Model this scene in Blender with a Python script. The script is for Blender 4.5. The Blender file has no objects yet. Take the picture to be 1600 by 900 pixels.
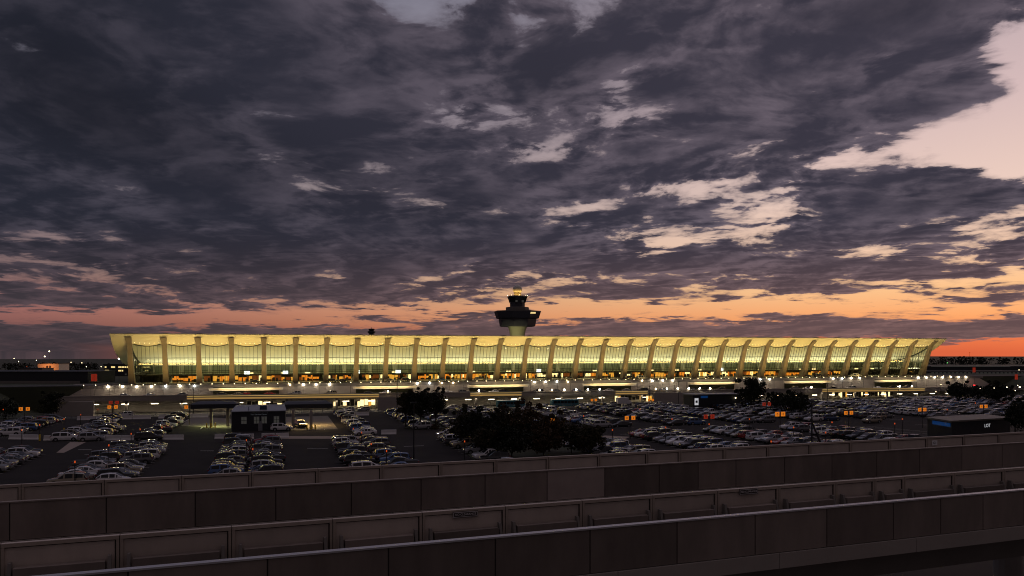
import bpy, bmesh, math, random
from mathutils import Vector, Matrix
R = random.Random(7)
SC = bpy.context.scene
COL = SC.collection
rad = math.radians
# ---------------------------------------------------------------- sky
def lin(c):
    return tuple(((v/255)/12.92 if v/255 <= .04045 else ((v/255+.055)/1.055)**2.4) for v in c) + (1.0,)

class NX:
    """tiny expression builder over shader nodes"""
    def __init__(s, tree, sock): s.t, s.s = tree, sock
    def _m(s, op, *o, clamp=False):
        n = s.t.nodes.new('ShaderNodeMath'); n.operation = op; n.use_clamp = clamp
        for i, v in enumerate((s,) + o):
            if isinstance(v, NX): s.t.links.new(v.s, n.inputs[i])
            else: n.inputs[i].default_value = v
        return NX(s.t, n.outputs[0])
    def __add__(s, o): return s._m('ADD', o)
    __radd__ = __add__
    def __sub__(s, o): return s._m('SUBTRACT', o)
    def __rsub__(s, o): return s._m('MULTIPLY', -1.0)._m('ADD', o)
    def __mul__(s, o): return s._m('MULTIPLY', o)
    __rmul__ = __mul__
    def __truediv__(s, o): return s._m('DIVIDE', o)
    def madd(s, a, b): return s._m('MULTIPLY_ADD', a, b)
    def step(s, a, b):
        n = s.t.nodes.new('ShaderNodeMapRange'); n.interpolation_type = 'SMOOTHSTEP'
        s.t.links.new(s.s, n.inputs[0])
        for i, v in ((1, a), (2, b)):
            if isinstance(v, NX): s.t.links.new(v.s, n.inputs[i])
            else: n.inputs[i].default_value = v
        return NX(s.t, n.outputs[0])

def vec(t, x, y, z):
    n = t.nodes.new('ShaderNodeCombineXYZ')
    for i, v in enumerate((x, y, z)):
        if isinstance(v, NX): t.links.new(v.s, n.inputs[i])
        else: n.inputs[i].default_value = v
    return n.outputs[0]

def vmath(t, op, a, b):
    n = t.nodes.new('ShaderNodeVectorMath'); n.operation = op
    for i, v in enumerate((a, b)):
        if hasattr(v, 'is_linked') or hasattr(v, 'node'): t.links.new(v, n.inputs[i])
        else: n.inputs[i].default_value = v
    return n

def noise(t, v, scale, detail=5, rough=.55, lac=2.0, dist=0.0):
    n = t.nodes.new('ShaderNodeTexNoise'); n.noise_dimensions = '3D'
    t.links.new(v, n.inputs['Vector'])
    n.inputs['Scale'].default_value = scale; n.inputs['Detail'].default_value = detail
    n.inputs['Roughness'].default_value = rough; n.inputs['Lacunarity'].default_value = lac
    n.inputs['Distortion'].default_value = dist
    return n

def ramp(t, fac, stops, interp='LINEAR'):
    n = t.nodes.new('ShaderNodeValToRGB'); n.color_ramp.interpolation = interp
    t.links.new(fac.s if isinstance(fac, NX) else fac, n.inputs[0])
    e = n.color_ramp.elements
    while len(e) > 1: e.remove(e[-1])
    e[0].position = stops[0][0]; e[0].color = lin(stops[0][1])
    for p, c in stops[1:]:
        k = e.new(p); k.color = lin(c)
    return n.outputs[0]

def mixc(t, f, a, b, mode='MIX'):
    n = t.nodes.new('ShaderNodeMix'); n.data_type = 'RGBA'; n.blend_type = mode
    if isinstance(f, NX): t.links.new(f.s, n.inputs[0])
    else: n.inputs[0].default_value = f
    for i, v in ((6, a), (7, b)):
        if isinstance(v, tuple): n.inputs[i].default_value = v
        else: t.links.new(v, n.inputs[i])
    return n.outputs[2]

def az_el(px, py):
    a = math.atan((px-800)/FPX)
    return a, math.atan((HORIZON-py)*math.cos(a)/FPX)

def make_sky():
    W = bpy.data.worlds.new("World"); bpy.context.scene.world = W
    W.use_nodes = True
    t = W.node_tree; t.nodes.clear()
    out = t.nodes.new('ShaderNodeOutputWorld'); bg = t.nodes.new('ShaderNodeBackground')
    tc = t.nodes.new('ShaderNodeTexCoord'); sep = t.nodes.new('ShaderNodeSeparateXYZ')
    nrm = vmath(t, 'NORMALIZE', tc.outputs['Generated'], (0, 0, 0))
    t.links.new(nrm.outputs[0], sep.inputs[0])
    x, y, z = (NX(t, sep.outputs[i]) for i in range(3))
    zc = z._m('MAXIMUM', 0.0)
    az = x._m('ARCTAN2', y); el = z._m('ARCSINE')
    elc = el._m('MAXIMUM', 0.0)
    den = zc + 0.11
    P = vec(t, (x/den), (y/den), 0.37)
    # wandering of the cloud field
    wn = noise(t, P, 1.1, 3, .5)
    wv = vmath(t, 'SUBTRACT', wn.outputs['Color'], (.5, .5, .5))
    ws = vmath(t, 'MULTIPLY', wv.outputs[0], (.40, .40, 0))
    P2 = vmath(t, 'ADD', P, ws.outputs[0]).outputs[0]
    n1 = NX(t, noise(t, P2, 1.55, 7, .56).outputs['Fac'])
    n2 = NX(t, noise(t, P2, 4.2, 7, .56, dist=.15).outputs['Fac'])
    n2b = NX(t, noise(t, vmath(t, 'ADD', P2, (-.04, -.025, .0)).outputs[0], 4.2, 5, .56, dist=.15).outputs['Fac'])
    P3 = vmath(t, 'ADD', P2, (-.10, -.05, .0)).outputs[0]
    n1b = NX(t, noise(t, P3, 1.55, 7, .56).outputs['Fac'])
    AE = vec(t, az, el, 0.0)
    def blobs(lst):
        acc = None
        for (px, py, sx, sy, w) in lst:
            a0, e0 = az_el(px, py)
            ca = math.cos(a0)
            d = vmath(t, 'SUBTRACT', AE, (a0, e0, 0))
            m = vmath(t, 'MULTIPLY', d.outputs[0], (FPX/(sx*ca*ca), FPX/(sy*ca), 0))
            q = vmath(t, 'DOT_PRODUCT', m.outputs[0], m.outputs[0])
            g = t.nodes.new('ShaderNodeMath'); g.operation = 'POWER'; g.inputs[0].default_value = .3679
            t.links.new(q.outputs['Value'], g.inputs[1])
            g = NX(t, g.outputs[0])
            acc = g*w if acc is None else g.madd(w, acc)
        return acc
    bias = blobs(SKY_GAPS)
    bil = (n2*2.0 - 1.0)._m('ABSOLUTE')
    bilb = (n2b*2.0 - 1.0)._m('ABSOLUTE')
    n3 = NX(t, noise(t, P2, 12, 5, .6).outputs['Fac'])
    dens = (n1 - .5)*1.25 + (n2 - .5)*1.15 + (n3 - .5)*.36 + bil*.30 + bias + (SKY_BASE + .44)
    alpha = dens.step(.44, .70)
    alpha = alpha*elc.step(.0, .012)._m('MAXIMUM', 1.0 - az.step(-.52, -.44))
    thick = dens.step(.52, .90)
    side = az.step(-.70, .46)
    e = elc/.45
    right = ramp(t, e, SKY_RIGHT); left = ramp(t, e, SKY_LEFT)
    side2 = side*(1.0 - elc.step(.10, .30)*(1.0 - az.step(-.05, .45))*.62)
    clear = mixc(t, side2, left, right)
    # away from the sunset the clear sky is plain dusk blue
    front = y.step(-.2, .45)
    clear = mixc(t, front, lin((84, 78, 86)), clear)
    # a touch of the physical sky under the painted dusk
    sk = t.nodes.new('ShaderNodeTexSky'); sk.sky_type = 'NISHITA'; sk.sun_disc = False
    sk.sun_elevation = math.radians(1.0); sk.sun_rotation = SUN_AZ
    skc = mixc(t, 1.0, sk.outputs[0], (.006, .006, .006, 1), 'MULTIPLY')
    clear = mixc(t, 1.0, clear, skc, 'ADD')
    # cloud body: lit thin edges -> mauve -> slate
    low = elc.step(.0, .16)
    dark = mixc(t, side, lin((38, 40, 51)), lin((58, 55, 67)))
    dark = mixc(t, low, mixc(t, side, lin((66, 58, 63)), lin((104, 80, 80))), dark)
    midc = mixc(t, side, lin((66, 64, 76)), lin((104, 94, 105)))
    midc = mixc(t, low, mixc(t, side, lin((92, 74, 78)), lin((138, 104, 100))), midc)
    relief = ((n1 - n1b)*3.0 + (n2 - n2b)*1.3 + (bil - bilb)*.9 + .5)._m('ADD', 0.0, clamp=True)
    tex = NX(t, noise(t, P2, 2.4, 5, .50).outputs['Fac'])
    body = (thick*.55 + (tex - .5)*1.5 + (relief - .5)*.85 + .13)
    cl = mixc(t, body.step(-.1, 1.0), midc, dark)
    edge = (1.0 - thick.step(0, .40))
    lit = mixc(t, .28, clear, midc)
    cl = mixc(t, edge*.75, cl, lit)
    glow = blobs(SKY_DARK)
    cl = mixc(t, glow._m('MAXIMUM', 0.0, clamp=True), cl, lin((26, 27, 35)))
    cl = mixc(t, front, lin((68, 60, 62)), cl)
    col = mixc(t, alpha, clear, cl)
    up = vmath(t, 'SCALE', (0, 0, 0), (0, 0, 0)); t.links.new(col, up.inputs[0])
    t.links.new((el.step(.44, .95)*1.3 + 1.0).s, up.inputs['Scale']); col = up.outputs[0]
    # below the horizon (never seen: the ground covers it)
    gnd = z.step(-.06, -.04)
    col = mixc(t, gnd, lin((30, 26, 26)), col)
    t.links.new(col, bg.inputs[0]); bg.inputs[1].default_value = SKY_STRENGTH
    t.links.new(bg.outputs[0], out.inputs[0])
    return W

FPX, HORIZON = 1244.0, 550.0
SUN_AZ = math.radians(38)
SKY_STRENGTH = 1.0
SKY_BASE = .185
SKY_RIGHT = [(0, (208, 94, 64)), (.035, (224, 112, 74)), (.09, (244, 164, 108)), (.16, (246, 192, 140)), (.27, (240, 202, 176)), (.40, (232, 202, 190)), (.62, (210, 184, 184)), (1, (168, 154, 164))]
SKY_LEFT = [(0, (70, 60, 63)), (.06, (118, 80, 80)), (.11, (152, 99, 97)), (.2, (128, 102, 104)), (.4, (120, 112, 122)), (1, (112, 116, 134))]
SKY_GAPS = [
 (600, 190, 1100, 230, .17), (1050, 60, 330, 90, .10), (1020, 330, 260, 60, -.13), (800, 220, 200, 60, -.07), (1150, 452, 420, 26, .10), (340, 507, 60, 5, .25), (560, 495, 50, 4, .25), (230, 490, 40, 3, .2), (690, 505, 80, 4, .25), (1210, 493, 60, 5, .3), (1420, 485, 60, 4, .25), (900, 498, 60, 3, .2),
 # px, py, half-width, half-height, weight   (negative opens the cloud, positive closes it)
 (1630, 90, 110, 90, -0.61), (1590, 225, 90, 45, -0.58), (1400, 95, 90, 22, -0.29), (1330, 238, 150, 22, -0.26), (1480, 215, 90, 16, -0.29),
 (1220, 285, 110, 20, -0.29), (1060, 290, 90, 14, -0.26), (930, 322, 50, 10, -0.25), (1055, 380, 45, 9, -0.32), (1000, 190, 60, 26, -0.13),
 (960, 150, 30, 30, -0.14), (730, 188, 70, 18, -0.23), (480, 60, 110, 40, -0.14), (490, 120, 60, 14, -0.17), (640, 20, 60, 26, -0.04), (850, 240, 60, 14, -0.17),
 (1290, 45, 50, 20, -0.23), (1275, 143, 30, 6, -0.23), (1010, 70, 60, 40, -0.12),
 (230, 498, 380, 15, -.42), (760, 490, 260, 11, -.30), (1180, 482, 330, 13, -.40), (1470, 440, 190, 9, -.28), (1330, 458, 160, 8, -.2),
 (1540, 148, 70, 14, .30), (1390, 222, 90, 14, .26), (1300, 270, 60, 10, .2), (1180, 292, 50, 10, .16), (1545, 185, 60, 12, .2), (1475, 245, 50, 8, .12), (1130, 300, 110, 40, .15), (840, 205, 90, 40, .09), (1560, 250, 60, 14, .14), (900, 215, 60, 14, .08), (1455, 85, 60, 22, .18), (1570, 547, 170, 13, -.50), (1150, 545, 300, 8, -.2), (800, 455, 50, 8, -.2), (1560, 480, 100, 10, -.2), (1000, 430, 180, 8, -.12), (960, 470, 120, 6, -.15),
 (800, 519, 1100, 8, .30), (20, 545, 330, 24, .50), (250, 545, 120, 14, .3), (1470, 310, 170, 34, .22), (1430, 18, 150, 32, .24), (1400, 150, 110, 22, .16), (1480, 95, 50, 10, .12),
 (300, 260, 420, 150, .14), (700, 370, 380, 60, .16), (1150, 200, 130, 50, .10), (1250, 360, 300, 30, .06), (1300, 510, 300, 9, .22), (300, 455, 420, 14, .12),
 (1200, 420, 300, 12, .10),
]
SKY_DARK = [(60, 90, 190, 120, .55), (420, 270, 220, 60, .25), (700, 330, 160, 40, .2), (200, 190, 170, 60, .35), (1500, 310, 120, 30, .25), (60, 540, 160, 30, .35), (300, 400, 300, 40, .2), (850, 120, 80, 60, .15), (1400, 10, 120, 30, .25)]


# ---------------------------------------------------------------- frames
CAMZ = 17.5
TH = math.asin(.289)
CA, SA = math.cos(TH), math.sin(TH)
X0, Y0 = -147.0, 308.0
def F(s, w, z=0.0):
    """terminal frame: s along the facade to the right, w away from the camera"""
    return Vector((X0 + CA*s - SA*w, Y0 + SA*s + CA*w, z))
def invF(x, y):
    dx, dy = x-X0, y-Y0
    return dx*CA + dy*SA, -dx*SA + dy*CA
def at(px, py, z):
    """the point of height z that stands at that spot of the photograph"""
    D = FPX*(CAMZ-z)/(py-HORIZON)
    return Vector(((px-800)*D/FPX, D, z))
def atD(px, py, D):
    return Vector(((px-800)*D/FPX, D, CAMZ-(py-HORIZON)*D/FPX))
def lot(px, py, z=0.0):
    p = at(px, py, z); return invF(p.x, p.y)
def s_of(px, w):
    """s of the facade-parallel line w under the photo column px"""
    u = (px-800)/FPX
    # X = X0+CA s-SA w ; Y = Y0+SA s+CA w ; X = uY
    return (u*(Y0+CA*w) - X0 + SA*w)/(CA-u*SA)
def proj(v):
    return 800+FPX*v.x/v.y, HORIZON+FPX*(CAMZ-v.z)/v.y

# ---------------------------------------------------------------- tags
def tag(o, label=None, cat=None, group=None, kind=None):
    if label: o['label'] = label
    if cat: o['category'] = cat
    if group: o['group'] = group
    if kind: o['kind'] = kind
    return o
def empty(name, loc=(0, 0, 0), rz=0.0, label=None, cat=None, group=None, kind=None):
    o = bpy.data.objects.new(name, None); COL.objects.link(o)
    o.location = loc; o.rotation_euler = (0, 0, rz); o.empty_display_size = .5
    return tag(o, label, cat, group, kind)
def link(name, me, parent=None, loc=(0, 0, 0), rz=0.0):
    o = bpy.data.objects.new(name, me); COL.objects.link(o)
    o.location = loc; o.rotation_euler = (0, 0, rz)
    if parent is not None: o.parent = parent
    return o
def kids(o): return [c for c in COL.objects if c.parent == o]

# ---------------------------------------------------------------- mesh builder
class MB:
    def __init__(s): s.v, s.f, s.m = [], [], []
    def add(s, vs, fs, mi=0):
        b = len(s.v); s.v += [tuple(v) for v in vs]
        s.f += [tuple(b+i for i in f) for f in fs]; s.m += [mi]*len(fs); return s
    def quad(s, a, b, c, d, mi=0): return s.add((a, b, c, d), ((0, 1, 2, 3),), mi)
    def box(s, x0, x1, y0, y1, z0, z1, mi=0):
        vs = [(x, y, z) for z in (z0, z1) for (x, y) in ((x0, y0), (x1, y0), (x1, y1), (x0, y1))]
        return s.add(vs, ((3, 2, 1, 0), (4, 5, 6, 7), (0, 1, 5, 4), (1, 2, 6, 5), (2, 3, 7, 6), (3, 0, 4, 7)), mi)
    def hexa(s, vs, mi=0):
        """eight corners: bottom ring of four, then top ring"""
        return s.add(vs, ((3, 2, 1, 0), (4, 5, 6, 7), (0, 1, 5, 4), (1, 2, 6, 5), (2, 3, 7, 6), (3, 0, 4, 7)), mi)
    def loft(s, rings, mi=0, cap=True, closed=True):
        n = len(rings[0]); b = len(s.v)
        for r in rings: s.v += [tuple(p) for p in r]
        for k in range(len(rings)-1):
            for i in range(n if closed else n-1):
                j = (i+1) % n
                s.f.append((b+k*n+i, b+k*n+j, b+(k+1)*n+j, b+(k+1)*n+i)); s.m.append(mi)
        if cap:
            s.f.append(tuple(b+i for i in reversed(range(n)))); s.m.append(mi)
            s.f.append(tuple(b+(len(rings)-1)*n+i for i in range(n))); s.m.append(mi)
        return s
    def tube(s, p0, p1, r0, r1=None, n=8, mi=0, cap=True):
        p0, p1 = Vector(p0), Vector(p1); r1 = r0 if r1 is None else r1
        d = (p1-p0).normalized(); a = d.orthogonal().normalized(); b = d.cross(a)
        ring = lambda c, r: [c + a*r*math.cos(2*math.pi*i/n) + b*r*math.sin(2*math.pi*i/n) for i in range(n)]
        return s.loft([ring(p0, r0), ring(p1, r1)], mi, cap)
    def lathe(s, prof, n=16, mi=0, c=(0, 0, 0), ph=0.0):
        rings = [[(c[0]+r*math.cos(2*math.pi*i/n+ph), c[1]+r*math.sin(2*math.pi*i/n+ph), c[2]+z) for i in range(n)] for r, z in prof]
        return s.loft(rings, mi)
    def ball(s, c, r, mi=0, n=10, m=6):
        prof = [(max(r*math.sin(math.pi*k/m), r*.02), -r*math.cos(math.pi*k/m)) for k in range(m+1)]
        return s.lathe(prof, n, mi, c)
    def mesh(s, name, mats, smooth=None):
        me = bpy.data.meshes.new(name); me.from_pydata(s.v, [], s.f)
        for m in mats: me.materials.append(m)
        if len(mats) > 1: me.polygons.foreach_set('material_index', s.m)
        if smooth:
            me.polygons.foreach_set('use_smooth', [True]*len(s.f)); me.update()
            me.set_sharp_from_angle(angle=rad(smooth))
        me.update(); return me
    def build(s, name, mats, parent=None, loc=(0, 0, 0), rz=0.0, smooth=None):
        if not isinstance(mats, (list, tuple)): mats = [mats]
        return link(name, s.mesh(name, mats, smooth), parent, loc, rz)

# ---------------------------------------------------------------- materials
def pbr(name, col, rough=.7, metal=0.0, var=0.0, scale=3.0, bump=0.0, bscale=40.0, coat=0.0, objvar=0.0, stretch=None, spec=.5):
    m = bpy.data.materials.new(name); m.use_nodes = True
    t = m.node_tree; b = t.nodes['Principled BSDF']
    b.inputs['Roughness'].default_value = rough; b.inputs['Metallic'].default_value = metal
    b.inputs['Coat Weight'].default_value = coat; b.inputs['Coat Roughness'].default_value = .05
    b.inputs['Specular IOR Level'].default_value = spec
    c4 = tuple(col)+(1.0,)
    b.inputs['Base Color'].default_value = c4
    if var or objvar or bump:
        tc = t.nodes.new('ShaderNodeTexCoord'); v = tc.outputs['Object']
        if stretch:
            v = vmath(t, 'MULTIPLY', v, stretch).outputs[0]
    if var or objvar:
        fac = None
        if var:
            fac = NX(t, noise(t, v, scale, 6, .6).outputs['Fac'])
            fac = (fac - .5)*(2.2*var) + 1.0
        if objvar:
            oi = t.nodes.new('ShaderNodeObjectInfo')
            o = (NX(t, oi.outputs['Random']) - .5)*(2*objvar) + 1.0
            fac = o if fac is None else fac*o
        mu = vmath(t, 'SCALE', c4[:3], (0, 0, 0)); t.links.new(fac.s, mu.inputs['Scale'])
        t.links.new(mu.outputs[0], b.inputs['Base Color'])
    if bump:
        bn = t.nodes.new('ShaderNodeBump'); bn.inputs['Strength'].default_value = bump; bn.inputs['Distance'].default_value = .03
        nn = noise(t, v, bscale, 4, .6); t.links.new(nn.outputs['Fac'], bn.inputs['Height'])
        t.links.new(bn.outputs[0], b.inputs['Normal'])
    return m
def emit(name, col, strength):
    m = bpy.data.materials.new(name); m.use_nodes = True
    t = m.node_tree; b = t.nodes['Principled BSDF']
    c = lin(col)
    b.inputs['Base Color'].default_value = (c[0]*.5, c[1]*.5, c[2]*.5, 1)
    b.inputs['Emission Color'].default_value = c; b.inputs['Emission Strength'].default_value = strength
    return m
def glass(name, tint, gloss=.12, rough=.02):
    """thin pane: straight through with a tint, plus a sky reflection"""
    m = bpy.data.materials.new(name); m.use_nodes = True
    t = m.node_tree; t.nodes.clear()
    o = t.nodes.new('ShaderNodeOutputMaterial'); mx = t.nodes.new('ShaderNodeMixShader')
    tr = t.nodes.new('ShaderNodeBsdfTransparent'); gl = t.nodes.new('ShaderNodeBsdfGlossy')
    fr = t.nodes.new('ShaderNodeFresnel'); fr.inputs[0].default_value = 1.45
    tr.inputs[0].default_value = tuple(tint)+(1,); gl.inputs['Roughness'].default_value = rough
    k = NX(t, fr.outputs[0])*.9
    t.links.new(k.s, mx.inputs[0]); t.links.new(tr.outputs[0], mx.inputs[1]); t.links.new(gl.outputs[0], mx.inputs[2])
    t.links.new(mx.outputs[0], o.inputs[0]); return m

NUMW = 'first second third fourth fifth sixth seventh eighth ninth tenth eleventh twelfth thirteenth fourteenth fifteenth sixteenth seventeenth eighteenth nineteenth twentieth'.split()+[('%dst' if k % 10 == 1 else '%dnd' if k % 10 == 2 else '%drd' if k % 10 == 3 else '%dth') % k for k in range(21, 70)]
M = {}
M['soffit'] = pbr('soffit', (.72, .66, .52), .7, var=.015, scale=.15)
M['roof_top'] = pbr('roof_top', (.30, .29, .27), .8, var=.1, scale=.1)
M['column'] = pbr('column_concrete', (.205, .165, .14), .85, var=.12, scale=.8, bump=.2, bscale=6)
M['concrete'] = pbr('concrete', (.36, .32, .29), .88, var=.16, scale=.5, bump=.15, bscale=8, objvar=.10)
M['concrete_dark'] = pbr('concrete_dark', (.20, .18, .165), .9, var=.2, scale=.5, bump=.15, bscale=8)
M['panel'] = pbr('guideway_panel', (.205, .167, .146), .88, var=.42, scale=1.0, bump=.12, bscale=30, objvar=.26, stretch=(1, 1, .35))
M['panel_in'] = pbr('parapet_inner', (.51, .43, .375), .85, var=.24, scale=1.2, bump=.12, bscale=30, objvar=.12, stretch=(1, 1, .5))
M['frame'] = pbr('parapet_frame', (.40, .33, .275), .85, var=.12, scale=2, bump=.1, bscale=30)
M['joint'] = pbr('joint_seal', (.04, .03, .028), .9)
M['coping'] = pbr('coping_metal', (.62, .60, .62), .42, metal=.55, var=.1, scale=2)
M['asphalt'] = pbr('asphalt', (.030, .026, .025), .92, var=.45, scale=.16, bump=.25, bscale=6, spec=.12)
M['asphalt_road'] = pbr('asphalt_road', (.06, .055, .053), .85, var=.2, scale=.1, bump=.2, bscale=6)
M['paint'] = pbr('road_paint', (.62, .60, .56), .7, var=.35, scale=3)
M['path'] = pbr('pale_paving', (.30, .24, .20), .85, var=.15, scale=.6)
M['ground_shade'] = pbr('painted_shade', (.030, .021, .015), .95, var=.4, scale=.4)  # shade put into the ground colour
M['ground'] = pbr('ground_grass', (.045, .05, .028), .95, var=.5, scale=.08)
M['white'] = pbr('white_paint', (.72, .70, .70), .55, var=.12, scale=1.5)
M['dark'] = pbr('dark_metal', (.03, .03, .032), .5, metal=.3)
M['darkwall'] = pbr('dark_cladding', (.022, .024, .03), .6, var=.15, scale=2, stretch=(8, 8, .3))
M['greymetal'] = pbr('grey_metal', (.30, .31, .33), .45, metal=.6, var=.1)
M['yellow'] = pbr('yellow_paint', (.75, .52, .03), .55, var=.1)
M['blue'] = pbr('blue_sign', (.03, .06, .12), .5)
M['mullion'] = pbr('mullion', (.05, .05, .04), .5, metal=.3)
M['glass'] = glass('terminal_glass', (.90, .93, .82))
M['darkglass'] = pbr('dark_window', (.012, .014, .018), .06, spec=.6)
M['floor'] = pbr('terminal_floor', (.30, .27, .23), .35, var=.1)
M['rearwall'] = pbr('rear_glazing', (.46, .50, .36), .5, var=.18, scale=.5, stretch=(1, 1, .2))
M['rearcol'] = pbr('rear_column', (.66, .64, .52), .8, var=.05)
M['tan'] = pbr('tower_shaft', (.42, .39, .24), .85, var=.06)
M['trunk'] = pbr('bark', (.05, .04, .032), .95, var=.3, scale=8)
M['lamp'] = emit('lamp_white', (255, 240, 205), 30)
M['lamp_cool'] = emit('lamp_cool', (240, 244, 235), 20)
M['lamp_warm'] = emit('lamp_warm', (255, 225, 165), 18)
M['lamp_soft'] = emit('lamp_soft', (255, 232, 180), 7)
M['lamp_dot'] = emit('soffit_lamp', (255, 244, 200), 1.7)
M['fluor'] = emit('fluorescent', (255, 238, 200), 14)
M['strip'] = emit('parapet_glow', (255, 214, 130), .5)
M['band_glow'] = emit('barrier_painted_glow', (255, 205, 120), .26)  # lamplight on the barrier face, put into emission
M['orange'] = emit('sign_orange', (255, 140, 35), .58)
M['redsign'] = emit('sign_red', (225, 70, 45), .20)
M['digit'] = pbr('sign_digit', (.10, .03, .01), .6)
M['shop_orange'] = emit('shop_orange', (255, 150, 45), .8)
M['shop_white'] = emit('shop_white', (255, 226, 160), 1.7)
M['shop_amber'] = emit('shop_amber', (255, 180, 70), .85)
M['shop_brown'] = emit('shop_brown', (150, 80, 30), .5)
M['shop_dark'] = pbr('shop_dark', (.03, .025, .02), .7)
M['screen'] = emit('screen_white', (240, 250, 255), 2.0)
M['win_dim'] = emit('window_dim', (170, 170, 160), .05)
M['win_warm'] = emit('window_warm', (255, 225, 150), .9)
M['win_green'] = emit('window_green', (190, 215, 120), .5)
M['red_light'] = emit('red_light', (255, 40, 40), 5)
M['orange_light'] = emit('orange_light', (255, 100, 40), .5)
M['green_light'] = emit('green_light', (120, 255, 130), 2.0)
M['head_on'] = emit('headlamp_on', (255, 240, 200), 22)
# ---------------------------------------------------------------- the ground
def sstep(a, b, x):
    t = min(1, max(0, (x-a)/(b-a))); return t*t*(3-2*t)
LOWZ, CURB = -4.85, 5.2
def ground_z(s, w):
    if w < -104: return 0.0
    low = LOWZ*sstep(-104, -76, w)
    if w <= -46: return low
    inner = sstep(-46, -26, s)*(1-sstep(402, 430, s))
    out = LOWZ + (4.9-LOWZ)*sstep(-46, -12, w)
    inn = LOWZ if w < -13.95 else 4.9
    z = inner*inn + (1-inner)*out
    if w > 90:
        side = sstep(-150, 500, s)
        z = 4.9 - (17 - 8*side)*sstep(90, 900, w) - 20*sstep(1200, 6000, w)
    return z
def build_ground():
    ss = sorted(set([-6000, -2500, -1200, -700, -400, -250] + list(range(-180, -40, 20)) + [-46, -42, -38, -34, -30, -26] +
                    list(range(0, 400, 40)) + [402, 408, 416, 424, 430, 450, 500, 600, 800, 1200, 2500, 6000]))
    ws = sorted(set([-700, -450] + list(range(-320, -104, 24)) + [-104, -98, -92, -86, -80, -76, -60, -46, -42, -38, -34, -30, -26, -22, -18, -13.98, -13.9, -12, -6, 0, 30, 60, 90, 140, 200, 300, 420, 560, 720, 900, 1200, 1800, 2600, 4000, 6000]))
    m = MB(); n = len(ss)
    vs = [(s, w, ground_z(s, w)) for w in ws for s in ss]
    fs = [(j*n+i, j*n+i+1, (j+1)*n+i+1, (j+1)*n+i) for j in range(len(ws)-1) for i in range(n-1)]
    m.add(vs, fs)
    tag(m.build('ground', M['ground'], None, (X0, Y0, 0), TH, smooth=30), kind='structure')
build_ground()

def slab(name, s0, s1, w0, w1, z, mat, h=None, nx=1):
    m = MB()
    if h: m.box(s0, s1, w0, w1, z-h, z)
    else: m.quad((s0, w0, z), (s1, w0, z), (s1, w1, z), (s0, w1, z))
    return tag(m.build(name, mat, None, (X0, Y0, 0), TH), kind='structure')

# lot, lower road, pavements
slab('parking_lot', -120, 420, -330, -104.2, .06, M['asphalt'])
slab('painted_shade', -40, 200, -345, -262, .09, M['ground_shade'])  # painted shade: dark sheet laid over the near ground
slab('lower_road', -140, 520, -46, -14.6, LOWZ+.05, M['asphalt_road'])
slab('departures_road', -60, 470, -13.4, -1.6, CURB-.12, M['asphalt_road'], h=.6)
slab('terminal_pavement', -20, 400, -1.6, 3, CURB, M['concrete'], h=.5)

# ---------------------------------------------------------------- terminal
ROOF = [(-10.0, 24.2), (-8.6, 23.0), (-6.6, 21.55), (-4.2, 20.0), (-1, 18.35), (4, 16.35), (10, 14.7), (18, 13.05), (26, 12.1), (34, 11.65), (42, 11.75), (50, 12.8), (57, 14.6), (62, 16.3), (67, 18.2)]
NB = 31; BAY = 378.0/NB
def roof_z(w):
    for (a, za), (b, zb) in zip(ROOF, ROOF[1:]):
        if a <= w <= b: return za+(zb-za)*(w-a)/(b-a)
T = empty('terminal_building', F(0, 0, CURB), TH,
          'long airport terminal glowing yellow with upswept roof, leaning piers and glass walls', 'terminal')
def tl(m):   # absolute z -> base of the terminal
    m.v = [(x, y, z-CURB) for x, y, z in m.v]; return m
S0, S1 = -6.1, 384.1
m = MB()
rings = []
def roofring(s):
    top = [(s, w, z+(.34 if i == 0 else .75)) for i, (w, z) in enumerate(ROOF)]
    bot = [(s, w, z) for w, z in reversed(ROOF)]
    return top+bot
NR = len(ROOF)
ra, rb = roofring(S0), roofring(S1)
n = 2*NR
m.v = ra+rb
for i in range(n):
    j = (i+1) % n
    m.f.append((i, j, n+j, n+i)); m.m.append(1 if i < NR-1 else 0)
for k in range(NR-1):      # end faces
    for o in (0, n):
        q = (o+k, o+k+1, o+n-2-k, o+n-1-k); m.f.append(q if o else tuple(reversed(q))); m.m.append(0)
tl(m).build('roof', [M['soffit'], M['roof_top']], T)

def gl_top(f):           # f 0..1 across a bay: scalloped head of the glass
    return 20.55 - .95*(1-(2*f-1)**2)
def gl_w(z):             # the leaning plane of the glass
    return .3 - 5.3*(z-CURB)/(20.6-CURB)
COLP = [(.5, CURB, 1.65, 1.08), (-.7, 8.2, 1.4, .98), (-2.2, 12, 1.15, .9), (-4.2, 17, .92, .84), (-5.4, 19.7, .8, .84), (-6.4, 21.2, .95, .9), (-7.6, 22.2, .9, 1.12), (-8.7, 23.0, .5, 1.18)]
def ring4(s, w, z, hd, hs): return [(s-hs, w-hd, z), (s+hs, w-hd, z), (s+hs, w+hd, z), (s-hs, w+hd, z)]
mc = tl(MB().loft([ring4(0, *p) for p in COLP]))
me_col = mc.mesh('column', [M['column']], smooth=25)
mv = tl(MB().box(-1.0, 1.0, -9.4, -8.2, 23.6, 24.72)); me_vent = mv.mesh('roof_scupper', [M['dark']])
ms = MB()
SL = []
for k in range(6):
    f = (k+.5)/6.0*.84+.08
    SL.append((f*BAY, gl_w(20.6)-1.25, roof_z(gl_w(20.6)-1.25)-.16-.5*(1-(2*f-1)**2)*.6))
me_lamp = MB().ball((0, 0, 0), .13, 0, 6, 4).mesh('soffit_lamp', [M['lamp_dot']])
mg, mm, mk = MB(), MB(), MB()
NV = 8
hs = 1.0
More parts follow.
